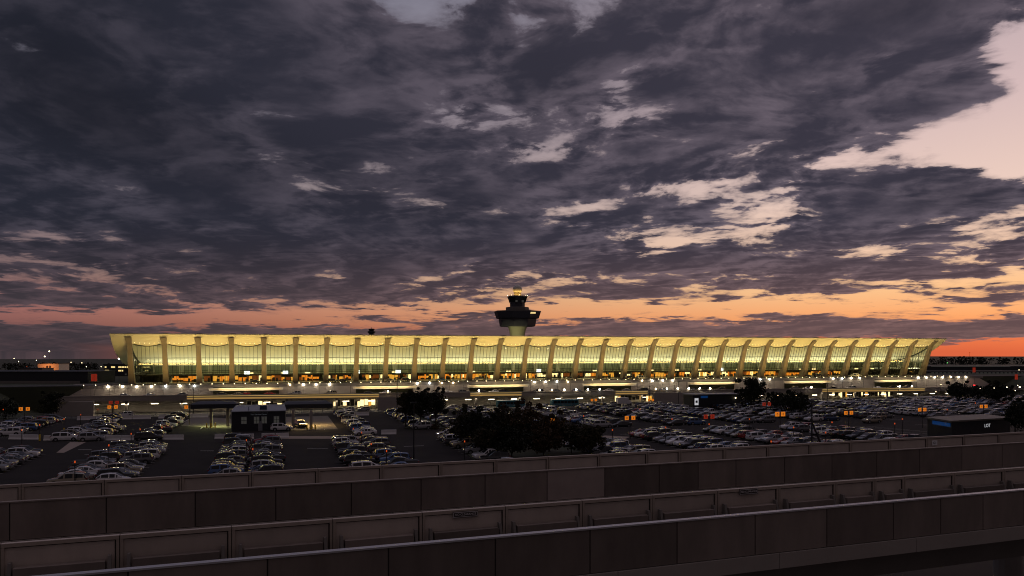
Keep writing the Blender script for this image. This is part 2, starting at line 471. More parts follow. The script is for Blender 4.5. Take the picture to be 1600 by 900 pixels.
for k in range(NV):
    a, b = k/NV, (k+1)/NV
    sa, sb = hs+a*(BAY-2*hs), hs+b*(BAY-2*hs)
    za, zb = gl_top(a), gl_top(b)
    mg.quad((sa, gl_w(CURB), CURB+.05), (sb, gl_w(CURB), CURB+.05), (sb, gl_w(zb), zb), (sa, gl_w(za), za))
    # head beam under the scallop and the skirt up to the soffit
    mm.hexa([(sa, gl_w(za)-.2, za-.02), (sb, gl_w(zb)-.2, zb-.02), (sb, gl_w(zb)+.1, zb-.02), (sa, gl_w(za)+.1, za-.02),
             (sa, gl_w(za)-.2, za+.24), (sb, gl_w(zb)-.2, zb+.24), (sb, gl_w(zb)+.1, zb+.24), (sa, gl_w(za)+.1, za+.24)])
    wa, wb = gl_w(za)-.05, gl_w(zb)-.05
    mk.quad((sa, wa, za+.2), (sb, wb, zb+.2), (sb, wb-1.9, roof_z(wb-1.9)+.02), (sa, wa-1.9, roof_z(wa-1.9)+.02))
for k in range(1, 7):
    f = k/7; s = hs+f*(BAY-2*hs); zt = gl_top(f)
    mm.hexa([(s-.055, gl_w(CURB)-.09, CURB), (s+.055, gl_w(CURB)-.09, CURB), (s+.055, gl_w(CURB)+.05, CURB), (s-.055, gl_w(CURB)+.05, CURB),
             (s-.055, gl_w(zt)-.09, zt), (s+.055, gl_w(zt)-.09, zt), (s+.055, gl_w(zt)+.05, zt), (s-.055, gl_w(zt)+.05, zt)])
for z, h in ((9.4, .10), (15.2, .07)):
    mm.box(hs, BAY-hs, gl_w(z)-.14, gl_w(z)+.08, z-h, z+h)
me_glass = tl(mg).mesh('glass_bay', [M['glass']]); me_mul = tl(mm).mesh('mullions', [M['mullion']]); me_sk = tl(mk).mesh('soffit_skirt', [M['soffit']])
for i in range(NB+1):
    s = i*BAY
    link('column', me_col, T, (s, 0, 0)); link('roof_scupper', me_vent, T, (s+.8, 0, 0))
    if i < NB:
        g = link('glass_bay', me_glass, T, (s, 0, 0)); link('mullions', me_mul, g)
        link('soffit_skirt', me_sk, T, (s, 0, 0));
        for q in SL:
            if i < 16 or (i == 16 and q in SL[:4]): link('soffit_lamp', me_lamp, T, (s+q[0], q[1], q[2]-CURB))
            else: ms.ball((s+q[0], q[1], q[2]), .13, 0, 6, 4)
tag(tl(ms).build('soffit_lamp_row', M['lamp_dot'], T), kind='stuff')
# floor, rear glazing with its piers, end walls
tl(MB().box(-1, 379, .6, 58.2, CURB-.3, CURB+.02)).build('floor', M['floor'], T)
tl(MB().box(.2, 377.8, 58.0, 58.3, CURB, 14.6)).build('rear_glazing', M['rearwall'], T)
mp = MB()
for z in (8.8, 11.6): mp.box(.2, 377.8, 57.8, 57.98, z-.09, z+.09)
for i in range(NB*3): mp.box(i*BAY/3-.07, i*BAY/3+.07, 57.82, 57.97, CURB, 14.5)
tl(mp).build('rear_mullions', M['mullion'], T)
me_rc = tl(MB().loft([ring4(0, 54.6, CURB, 1.0, 1.0), ring4(0, 55.2, 9, .7, .85), ring4(0, 56.4, 14.2, .8, 1.05)])).mesh('rear_column', [M['rearcol']])
for i in range(NB+1): link('rear_column', me_rc, T, (i*BAY, 0, 0))
for sx in (.35, 377.65):
    me_ = MB()
    pts = [(w, z) for w, z in ROOF if -4.2 <= w <= 57]
    for (wa, za), (wb, zb) in zip(pts, pts[1:]):
        ba, bb = max(wa, .4), max(wb, .4)
        me_.quad((sx, ba, CURB), (sx, bb, CURB), (sx, wb, zb), (sx, wa, za))
    e = tl(me_).build('end_glazing', M['glass'], T)
    mm = MB()
    for k in range(14):
        w = 2+k*4.1; mm.box(sx-.1, sx+.1, w-.08, w+.08, CURB, roof_z(w))
    mm.box(sx-.09, sx+.09, .4, 57, 9.2, 9.4)
    for (wa, za), (wb, zb) in zip(pts, pts[1:]):
        mm.hexa([(sx-.2, wa, za-.5), (sx+.2, wa, za-.5), (sx+.2, wb, zb-.5), (sx-.2, wb, zb-.5), (sx-.2, wa, za+.02), (sx+.2, wa, za+.02), (sx+.2, wb, zb+.02), (sx-.2, wb, zb+.02)])
    tl(mm).build('end_mullions', M['mullion'], e)
# ticket counters and shops inside, seen through the glass
shop_m = [M['shop_dark'], M['shop_orange'], M['shop_white'], M['shop_amber'], M['shop_brown']]
RS = random.Random(21)
for i in range(NB):
    m = MB(); s = i*BAY+.3; e = (i+1)*BAY-.3
    if i in (0, 28, 29, 30): mode = 'dark'
    elif i in (7, 8, 14, 15): mode = 'mixed'
    else: mode = 'lit'
    m.box(s, e, 12.0, 17.5, 7.75, 8.35, 0)                       # fascia
    m.box(s, e, 17.2, 17.6, CURB+.05, 7.75, 0)                   # back
    x = s
    while x < e-.4:
        wd = min(RS.choice((.7, .9, 1.3, 1.8, 2.6)), e-x)
        r = RS.random()
        if mode == 'dark': k = 0 if r < .86 else 3
        elif mode == 'mixed': k = RS.choice((0, 4, 2, 3, 4))
        else: k = 1 if r < .40 else 3 if r < .66 else 2 if r < .80 else 4 if r < .96 else 0
        z1 = RS.choice((7.5, 7.5, 7.3, 6.8)); z0 = RS.choice((5.4, 5.5, 5.9))
        m.box(x+.04, x+wd-.04, 16.95, 17.15, z0, z1, k); x += wd
    for k in range(5):                                           # counters with kiosks before them
        x = RS.uniform(s+.5, e-1); m.box(x, x+RS.uniform(.3, 1.2), 11, 11.8, CURB+.05, CURB+RS.uniform(.9, 1.9), 0)
    if RS.random() < .55:
        x = RS.uniform(s+1, e-3); m.box(x, x+2.2, 11.9, 11.98, 8.45, 8.95, 2)
    tl(m).build('shopfront', shop_m, T)
me_scr = MB().box(-1.05, 1.05, -.12, .12, 0, 1.3, 0).box(-.12, .12, -.06, .06, -3.2, 0, 1).mesh('screen', [M['screen'], M['dark']])
for i, px in enumerate((386, 446, 558, 622, 735, 842, 936, 1127, 1050)):
    s = s_of(px, 4)
    o = link('display_screen', me_scr, None, F(s, 4, CURB+3.25), TH)
    tag(o, 'bright white display screen standing behind the glass, %s from the left' % ('first second third fourth fifth sixth seventh ninth eighth'.split()[i]), 'display', 'white screens in the terminal hall')

# interior and soffit lighting troughs
def strip_light(name, s0, s1, w, z, width, watt, col, up=True, n=1):
    for k in range(n):
        a, b = s0+(s1-s0)*k/n, s0+(s1-s0)*(k+1)/n
        L = bpy.data.lights.new(name, 'AREA'); L.shape = 'RECTANGLE'; L.size = b-a; L.size_y = width
        L.energy = watt*(b-a); L.color = col
        o = bpy.data.objects.new(name, L); COL.objects.link(o); o.location = F((a+b)/2, w, z)
        o.rotation_euler = (math.pi if up else 0, 0, TH)
strip_light('hall_uplight', 4, 374, 14.5, 8.45, 1.5, 66, (.95, .93, .60))
strip_light('hall_uplight_rear', 4, 374, 40, 8.3, 1.5, 70, (.93, .94, .62))
strip_light('soffit_uplight', 1, 377, -11.8, 5.14, .7, 132, (1.0, .69, .19))
strip_light('hall_uplight_front', 4, 374, 4.5, 8.4, 1.0, 20, (.95, .95, .66))
strip_light('wall_wash_fill', s_of(150, -20), s_of(1520, -20), -19.5, 6.6, .4, 15, (1.0, .84, .62), False, 6)  # added fill strip washing the retaining wall, not a fixture
strip_light('undercroft_light', s_of(120, -24), s_of(1500, -24), -25.4, -1.2, .4, 16, (1.0, .84, .55), False, 6)

# ---------------------------------------------------------------- departures parapet, retaining walls, lit openings
WALLW = -14.0
lampseg = [[169, 191.5, 214, 236.5, 259, 281.5, 304], [453, 474, 494, 515], [652, 671, 690, 708], [835, 852, 870, 887], [1003, 1019, 1035, 1050.5], [1187.5, 1202], [1301.5, 1315.5, 1329.5, 1343], [1434.5, 1447, 1460, 1472.5, 1485, 1497.5, 1509]]
openings = [(333, 436), (556, 645), (733, 818), (912, 986), (1076, 1147), (1225, 1291), (1366, 1424)]
segs = []; last = 128
for a, b in openings: segs.append((last, a)); last = b
segs.append((last, 1530))
DECKZ = lambda s: 1.0-.0045*s          # carriageway of the middle deck
par = empty('departures_parapet', F(0, WALLW, 4.2), TH, 'low dark parapet with a row of small kerb lights before the terminal pavement', 'parapet')
m = MB().box(s_of(130, WALLW), s_of(1535, WALLW), -.3, .15, -.2, 1.0); m.build('coping', M['concrete_dark'], par)
me_kl = MB().ball((0, 0, 0), .15, 0, 6, 4).mesh('kerb_light', [M['lamp_soft']])
for i in range(100): link('kerb_light', me_kl, par, (-14+i*4.0, -.05, 1.13))
ordn = 'first second third fourth fifth sixth seventh eighth ninth tenth'.split()
WL = [MB().ball((0, -.55, .1), q, 0, 10, 6).mesh('globe', [M[k]]) for q, k in ((.36, 'lamp'), (.33, 'lamp_cool'), (.31, 'lamp_warm'), (.36, 'lamp'))]
me_wb = MB().tube((0, 0, -.1), (0, -.5, -.1), .06, .06, 6).tube((0, -.5, -.15), (0, -.5, -.02), .12, .16, 8).mesh('bracket', [M['dark']])
for i, (a, b) in enumerate(segs):
    sa, sb = s_of(a, WALLW), s_of(b, WALLW)
    m = MB()
    if i == 0:
        m.hexa([(sa-9, -.25, -1.4), (sb, -.25, -1.4), (sb, .2, -1.4), (sa-9, .2, -1.4), (sa, -.25, 3.98), (sb, -.25, 3.98), (sb, .2, 3.98), (sa, .2, 3.98)])
    elif i == 7:
        m.hexa([(sa, -.25, -2.4), (sb+14, -.25, -2.4), (sb+14, .2, -2.4), (sa, .2, -2.4), (sa, -.25, 3.98), (sb, -.25, 3.98), (sb, .2, 3.98), (sa, .2, 3.98)])
    else: m.box(sa, sb, -.25, .2, -2.0, 3.98)
    x = sa+3
    while x < sb-1: m.box(x-.05, x+.05, -.29, -.24, -1.4, 3.9, 1); x += 6.1
    lab = ['pale concrete retaining wall with sloping end at far left', 'pale retaining wall between the first and second lit openings', 'pale retaining wall between the second and third lit openings', 'pale retaining wall between the third and fourth lit openings', 'pale retaining wall between the fourth and fifth lit openings', 'pale retaining wall between the fifth and sixth lit openings', 'pale retaining wall between the sixth and seventh lit openings', 'pale retaining wall right of the last lit opening'][i]
    tag(m.build('retaining_wall', [M['concrete'], M['joint']], None, F(0, WALLW, 0), TH), lab, 'wall', 'retaining walls below the departures road')
    for k, px in enumerate(lampseg[i]):
        s = s_of(px, WALLW-.5)
        o = empty('globe_lamp', F(s, WALLW-.25, 4.62+RS.uniform(-.05, .05)), TH, 'globe lamp, %s from left on the %s' % (ordn[k], lab.replace('pale concrete ', '').replace('pale ', '').replace(' with sloping end', '').replace('the first', 'first').replace('retaining wall', 'wall')), 'lamp', 'globe lamps along the departures parapet')
        link('globe', RS.choice(WL), o); link('bracket', me_wb, o)
for i, (a, b) in enumerate(openings):
    sa, sb = s_of(a, WALLW), s_of(b, WALLW); L = sb-sa
    o = empty('lit_opening', F(sa, WALLW, 0), TH, '%s lit entrance bay from left, under a cream beam below the departures road' % ordn[i], 'entrance', 'lit entrance bays below the departures road')
    MB().hexa([(-1.2, -2.2, 2.75), (L+1.2, -2.2, 2.75), (L+.2, .2, 2.75), (-.2, .2, 2.75), (-1.6, -2.2, 3.75), (L+1.6, -2.2, 3.75), (L+.2, .2, 3.75), (-.2, .2, 3.75)]).build('beam', M['soffit'], o)
    MB().box(-.6, L+.6, -2.32, -2.22, 3.3, 3.42).build('glow_strip', M['strip'], o)
    for q in (0, 1):
        x0, x1 = (0, L*.14) if q == 0 else (L*.86, L)
        MB().box(x0, x1, .3, .6, -1.5, 2.7).build('cheek_wall', M['soffit'], o)
    m = MB().box(L*.14, L*.86, 3.4, 3.6, -1.5, 2.7, 0)
    x = L*.15
    while x < L*.85:
        wd = RS.uniform(.3, 1.3); k = RS.choice((0, 2, 1, 3, 0, 4, 3))
        if k: m.box(x, x+wd*.8, 3.30, 3.39, RS.uniform(.7, 1.5), RS.uniform(1.8, 2.45), k)
        x += wd
    m.build('shopfront', shop_m, o)
    MB().box(L*.13, L*.87, -.1, 3.5, 2.55, 2.72).build('ceiling', M['soffit'], o)
    L_ = bpy.data.lights.new('opening_light', 'AREA'); L_.shape = 'RECTANGLE'; L_.size = L*.8; L_.size_y = .5; L_.energy = 13*L; L_.color = (1, .78, .40)
    ob = bpy.data.objects.new('opening_light', L_); COL.objects.link(ob); ob.location = F((sa+sb)/2, WALLW-3.2, 4.0); ob.rotation_euler = (rad(52), 0, TH)

# ---------------------------------------------------------------- middle deck
sa, sb = s_of(80, -26), s_of(1700, -26)
m = MB(); N = 24
za, zb = DECKZ(sa), DECKZ(sb)
m.hexa([(sa, -26, za-.75), (sb, -26, zb-.75), (sb, -14.4, zb-.75), (sa, -14.4, za-.75), (sa, -26, za), (sb, -26, zb), (sb, -14.4, zb), (sa, -14.4, za)])
tag(m.build('deck_road', M['concrete'], None, (X0, Y0, 0), TH), kind='structure')
db = empty('deck_barrier', F(0, -26, 0), TH, 'long concrete barrier along the near edge of the raised middle road', 'barrier')
MB().hexa([(sa, -.3, za-.95), (sb, -.3, zb-.95), (sb, .0, zb-.95), (sa, 0, za-.95), (sa, -.3, za+.75), (sb, -.3, zb+.75), (sb, 0, zb+.75), (sa, 0, za+.75)]).build('wall', M['concrete'], db)
MB().hexa([(sa, -.5, za+.74), (sb, -.5, zb+.74), (sb, .1, zb+.74), (sa, .1, za+.74), (sa, -.5, za+1.0), (sb, -.5, zb+1.0), (sb, .1, zb+1.0), (sa, .1, za+1.0)]).build('rail', M['concrete'], db)
for p0, p1 in ((292, 592), (962, 1012), (1285, 1445), (735, 815)):  # glowing strips and bands paint lamplight onto the barrier concrete
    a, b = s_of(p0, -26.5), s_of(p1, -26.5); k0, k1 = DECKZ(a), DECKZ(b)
    MB().hexa([(a, -.62, k0+.42), (b, -.62, k1+.42), (b, -.56, k1+.42), (a, -.56, k0+.42), (a, -.62, k0+.58), (b, -.62, k1+.58), (b, -.56, k1+.58), (a, -.56, k0+.58)]).build('glow_strip', M['strip'], db)
    MB().hexa([(a, -.40, k0-.62), (b, -.40, k1-.62), (b, -.34, k1-.62), (a, -.34, k0-.62), (a, -.40, k0-.05), (b, -.40, k1-.05), (b, -.34, k1-.05), (a, -.34, k0-.05)]).build('glow_band', M['band_glow'], db)
for i, px in enumerate([843, 862, 881.5, 900, 918, 936.5, 1024, 1041.5, 1058.5, 1075.5, 1092.5, 1109, 748, 606, 1405, 1424, 1267]):
    s = s_of(px, -26.4); D = F(s, -26.4).y
    zz = DECKZ(s)+.95
    o = empty('globe_lamp', F(s, -26.2, zz+.55), TH, 'bright globe lamp on the middle road barrier, %s' % (
        ['leftmost of the six beside the teal buses', 'second of the six beside the teal buses', 'third of the six beside the teal buses', 'fourth of the six beside the teal buses', 'fifth of the six beside the teal buses', 'last of the six beside the teal buses',
         'leftmost of six above the grey wall', 'second of six above the grey wall', 'third of six above the grey wall', 'fourth of six above the grey wall', 'fifth of six above the grey wall', 'last of six above the grey wall',
         'standing alone above the tree cluster', 'alone left of the small trees', 'left of the pair near the right end', 'right of the pair near the right end', 'alone right of the round dark tree'][i]), 'lamp', 'globe lamps along the middle road')
    link('globe', RS.choice(WL), o); link('bracket', me_wb, o)
# under the deck: back wall, bright bays, ceiling lights, pillars
SBW = (s_of(90, -15), s_of(1560, -15))
m = MB().box(SBW[0], SBW[1], -15.4, -15.0, LOWZ, .1)
tag(m.build('undercroft_wall', M['concrete'], None, (X0, Y0, 0), TH), 'long brown wall at the back of the lower road under the deck', 'wall')
for i, (p0, p1) in enumerate(((385, 446), (520, 588), (960, 1020), (1300, 1395))):
    a, b = s_of(p0, -15.6), s_of(p1, -15.6)
    o = empty('bright_bay', F(a, -15.6, LOWZ), TH, '%s brightly lit loading bay front under the deck, from the left' % ordn[i], 'bay', 'lit bays under the deck')
    MB().box(0, b-a, 0, .12, .1, 3.9).build('panel', M['soffit'], o)
    m = MB(); x = .3
    while x < b-a-.5:
        wd = RS.uniform(.5, 2.0); k = RS.choice((0, 2, 2, 3, 0, 0))
        m.box(x, min(x+wd*.85, b-a), -.06, -.01, RS.uniform(.4, 1.4), RS.uniform(2.4, 3.6), k); x += wd
    m.build('window_row', shop_m, o)
me_fl = MB().box(-1.15, 1.15, -.28, .28, -.14, 0).mesh('tube', [M['fluor']]); me_fh = MB().box(-1.25, 1.25, -.35, .35, .003, .12).box(-.9, -.84, -.03, .03, .12, 1.3).box(.84, .9, -.03, .03, .12, 1.3).mesh('housing', [M['dark']])
s = s_of(152, -21); i = 0
while s < 395:
    o = empty('ceiling_lamp', F(s, -24.6, DECKZ(s)-2.05), TH, 'long ceiling lamp under the middle deck, %s from left' % NUMW[i], 'lamp', 'ceiling lamps under the middle deck')
    link('tube', me_fl, o); link('housing', me_fh, o); s += 9.7; i += 1
me_pil = MB().box(-.4, .4, -.4, .4, 0, 5.3).mesh('deck_pillar', [M['concrete_dark']])
for i in range(22):
    s = 2+i*18.4
    o = link('deck_pillar', me_pil, None, F(s, -24.9, LOWZ), TH); o.scale.z = (DECKZ(s)-.75-LOWZ)/5.3
    tag(o, 'square concrete pillar carrying the middle deck, %s from left' % NUMW[i], 'pillar', 'pillars under the middle deck')
for (p0, p1, lab) in ((590, 637, 'plain grey concrete wall on the lower road left of the small trees'), (1022, 1082, 'plain grey concrete wall on the lower road behind the right car park')):
    a, b = s_of(p0, -30), s_of(p1, -30)
    tag(MB().box(0, b-a, 0, .5, 0, 5.0).build('concrete_wall', M['concrete'], None, F(a, -30, LOWZ), TH), lab, 'wall')
# left abutment below the deck
a = s_of(75, -27); b = s_of(118, -27)
tag(MB().hexa([(a, -29, LOWZ), (b+6, -29, LOWZ), (b+6, -27, LOWZ), (a, -27, LOWZ), (b-2, -29, 0.2), (b+6, -29, .2), (b+6, -27, .2), (b-2, -27, .2)]).build('abutment', M['concrete'], None, (X0, Y0, 0), TH), 'sloping pale concrete abutment under the left end of the deck', 'abutment')
# fence along the lot edge and low white barrier behind the lot
fn = empty('mesh_fence', F(0, -98, 0), TH, 'thin grey wire fence along the far edge of the car park', 'fence')
m = MB()
for i in range(125):
    x = -45+i*3.0; z = ground_z(x, -98); m.tube((x, 0, z-.1), (x, 0, z+1.7), .05, n=5)
m.build('posts', M['greymetal'], fn)
m = MB(); z = ground_z(0, -98)
for h in (.3, .75, 1.2, 1.65): m.box(-45, 327, -.025, .025, z+h-.02, z+h+.02)
m.build('wires', M['greymetal'], fn)

# ---------------------------------------------------------------- control tower behind the terminal
TW = atD(808.5, 527, 432); TW.z = CURB
k = 432/FPX
zt = lambda py: CAMZ+(HORIZON-py)*k - CURB
tw = empty('control_tower', TW, rad(10), 'dark stepped airport control tower with golden radome ball behind the terminal roof', 'tower')
o8 = math.pi/8
MB().lathe([(4.2, 0), (3.9, zt(540)), (3.9, zt(527)), (4.4, zt(518)), (5.6, zt(508))], 16, 0).build('shaft', M['tan'], tw, smooth=40)
M['towerdark'] = pbr('tower_cladding', (.035, .035, .045), .55, var=.2, scale=.5)
M['towertrim'] = pbr('tower_trim', (.16, .14, .12), .6, var=.2, scale=.5)
MB().lathe([(9.3, zt(510.5)), (9.9, zt(509)), (10.4, zt(500)), (10.2, zt(497.5))], 8, 0, ph=o8).build('lower_deck', M['towerdark'], tw)
MB().lathe([(10.6, zt(500)), (10.6, zt(499.2))], 8, 0, ph=o8).build('deck_rim', M['towertrim'], tw)
MB().lathe([(11.6, zt(498)), (11.9, zt(497)), (12.9, zt(487.8)), (12.9, zt(486.2)), (12.2, zt(486))], 8, 0, ph=o8).build('upper_deck', M['towerdark'], tw)
ud = MB().box(-.2, 2.7, -12.6, -12.2, zt(491.4), zt(489)); ud.build('lit_window', M['win_warm'], tw, (5.0, 1.0, 0))
MB().lathe([(13.1, zt(487.6)), (13.1, zt(486.9))], 8, 0, ph=o8).build('deck_rim', M['towertrim'], tw)
MB().lathe([(5.9, zt(486)), (6.4, zt(485)), (6.4, zt(480.5)), (5.8, zt(480))], 12, 0).build('ring_gallery', M['towertrim'], tw)
MB().lathe([(4.1, zt(480)), (4.1, zt(475)), (3.9, zt(474))], 12, 0).build('neck', M['towerdark'], tw)
MB().lathe([(3.9, zt(475)), (4.3, zt(474)), (4.3, zt(473)), (5.3, zt(464.6)), (4.9, zt(464.5))], 8, 0, ph=o8).build('cab', M['darkglass'], tw)
m = MB()
for i in range(8):
    a = o8+i*math.pi/4; m.tube((4.35*math.cos(a), 4.35*math.sin(a), zt(473)), (5.3*math.cos(a), 5.3*math.sin(a), zt(464.6)), .14, n=5)
m.build('cab_mullions', M['dark'], tw)
for x in (-1.9, 1.5): MB().box(x, x+1.1, -4.72, -4.5, zt(473.4)+.3, zt(470)+.1).build('lit_pane', M['win_dim'], tw)
MB().lathe([(5.7, zt(464.6)), (5.7, zt(463.4)), (4.8, zt(462.2)), (2.2, zt(461.6))], 8, 0, ph=o8).build('cab_roof', M['towerdark'], tw)
m = MB()
for i in range(8):
    a = i*math.pi/4; m.ball((5.5*math.cos(a), 5.5*math.sin(a), zt(463)+.4), .13, 0, 5, 4)
m.build('roof_lights', M['lamp_soft'], tw)
MB().lathe([(2.0, zt(462)), (1.9, zt(457.5)), (2.1, zt(457))], 12, 0).build('radome_base', M['towertrim'], tw)
M['radome'] = pbr('radome', (.62, .58, .50), .6)
MB().ball((0, 0, zt(452.4)), 2.55, 0, 20, 12).build('radome', M['radome'], tw, smooth=60)
for a in range(4):     # floodlights round the foot of the ball
    L = bpy.data.lights.new('radome_flood', 'POINT'); L.energy = 230; L.color = (1, .58, .13); L.shadow_soft_size = .06
    ob = bpy.data.objects.new('radome_flood', L); COL.objects.link(ob)
    an = rad(-90-60+40*a); ob.location = TW + Vector((3.3*math.cos(an), 3.3*math.sin(an), zt(461.0)))
L = bpy.data.lights.new('shaft_flood', 'SPOT'); L.energy = 5200; L.color = (.9, .85, .45); L.spot_size = rad(60); L.shadow_soft_size = .3
ob = bpy.data.objects.new('shaft_flood', L); COL.objects.link(ob); ob.location = TW + Vector((-4, -18, 14))
ob.rotation_euler = (TW+Vector((0, 0, zt(513)))-ob.location).to_track_quat('-Z', 'Y').to_euler()
# the far tower
k2 = 2300/FPX; FT = atD(580.5, 525, 2300); FT.z = -12
ft = empty('control_tower', FT, 0, 'small far control tower poking over the left half of the terminal roof', 'tower')
z2 = lambda py: CAMZ+(HORIZON-py)*k2+12
MB().lathe([(9, 0), (7.5, z2(520))], 8).build('shaft', M['towerdark'], ft)
MB().lathe([(7.5, z2(521)), (11.5, z2(519.5)), (11.5, z2(517.6)), (8, z2(517.2))], 8).build('gallery', M['towerdark'], ft)
MB().lathe([(6, z2(517.3)), (9.5, z2(514.3)), (8, z2(513.6)), (2, z2(513.3))], 8).build('cab', M['darkglass'], ft)
MB().tube((0, 0, z2(513.4)), (0, 0, z2(511.5)), .5).build('antenna', M['dark'], ft)
# ---------------------------------------------------------------- cars
PAINT = {'white': (.70, .69, .70), 'silver': (.36, .36, .38), 'grey': (.13, .13, .14), 'black': (.012, .012, .014), 'dark blue': (.02, .045, .13), 'red': (.32, .02, .02), 'beige': (.32, .27, .20), 'blue': (.05, .12, .30)}
for c, v in PAINT.items(): M['car_'+c] = pbr('car_paint_'+c.replace(' ', '_'), v, .20, metal=.35 if c in ('silver', 'grey', 'beige') else 0, coat=1.0)
M['trim'] = pbr('black_trim', (.015, .015, .016), .6)
M['tyre'] = pbr('tyre', (.012, .012, .012), .85)
M['rim'] = pbr('rim', (.38, .38, .40), .35, metal=.8)
M['headlamp'] = pbr('headlamp', (.55, .55, .58), .12, coat=1)
M['taillamp'] = pbr('taillamp', (.22, .008, .008), .25, coat=1)
M['plate'] = pbr('number_plate', (.5, .5, .5), .6)
CT = {}
CT['sedan'] = dict(L=4.8, belt=.93, hw=.92,
  body=[(-2.4, .72, .48, .78), (-2.32, .84, .32, 1.0), (-1.75, .91, .24, 1.04), (-1.0, .92, .21, .98), (.6, .92, .21, .95), (1.1, .915, .21, .93), (1.85, .90, .24, .82), (2.25, .83, .3, .70), (2.4, .66, .42, .58)],
  top=[(-1.85, 1.02, .76), (-1.05, 1.38, .62), (-.35, 1.46, .60), (.3, 1.42, .61), (1.15, .95, .76)], wx=1.42, wr=.33)
CT['hatchback'] = dict(L=4.2, belt=.96, hw=.89,
  body=[(-2.1, .74, .5, .9), (-2.04, .84, .32, 1.02), (-1.5, .88, .24, 1.03), (-.8, .89, .21, 1.0), (.6, .89, .21, .97), (1.0, .885, .21, .95), (1.65, .87, .24, .84), (1.98, .80, .3, .72), (2.1, .64, .42, .6)],
  top=[(-2.02, 1.04, .74), (-1.5, 1.44, .62), (-.5, 1.53, .61), (.25, 1.48, .62), (1.1, .98, .74)], wx=1.26, wr=.32)
CT['suv'] = dict(L=4.8, belt=1.12, hw=.97,
  body=[(-2.4, .82, .52, 1.0), (-2.34, .92, .36, 1.16), (-1.8, .96, .28, 1.17), (-1.0, .97, .26, 1.14), (.6, .97, .26, 1.12), (1.1, .965, .26, 1.10), (1.9, .95, .28, 1.04), (2.28, .88, .34, .94), (2.4, .72, .46, .78)],
  top=[(-2.34, 1.17, .84), (-2.0, 1.66, .72), (-.8, 1.78, .70), (.25, 1.73, .71), (1.08, 1.13, .84)], wx=1.42, wr=.38)
CT['minivan'] = dict(L=5.1, belt=1.08, hw=.98,
  body=[(-2.55, .84, .5, .98), (-2.5, .94, .34, 1.12), (-1.9, .97, .25, 1.13), (-1.0, .98, .23, 1.10), (.8, .98, .23, 1.08), (1.4, .975, .23, 1.06), (2.1, .95, .26, .94), (2.42, .88, .32, .82), (2.55, .7, .44, .68)],
  top=[(-2.5, 1.14, .86), (-2.2, 1.66, .74), (-.8, 1.77, .72), (.5, 1.70, .73), (1.6, 1.06, .84)], wx=1.55, wr=.35)
CT['pickup'] = dict(L=5.7, belt=1.16, hw=.99,
  body=[(-2.85, .90, .55, 1.05), (-2.8, .96, .42, 1.22), (-2.0, .98, .36, 1.22), (-.9, .99, .33, 1.20), (.9, .99, .33, 1.16), (1.4, .985, .33, 1.16), (2.3, .97, .36, 1.12), (2.7, .92, .42, 1.04), (2.85, .78, .52, .88)],
  top=[(-.75, 1.18, .86), (-.55, 1.78, .74), (.1, 1.86, .72), (.55, 1.82, .73), (1.4, 1.17, .86)], wx=1.75, wr=.40)
def shrink(q, k=.86, off=.008, outc=None):
    q = [Vector(p) for p in q]; c = sum(q, Vector())/4
    n = (q[1]-q[0]).cross(q[3]-q[0]).normalized()
    if outc is not None and n.dot(c-outc) < 0: n = -n
    return [c+(p-c)*k+n*off for p in q]
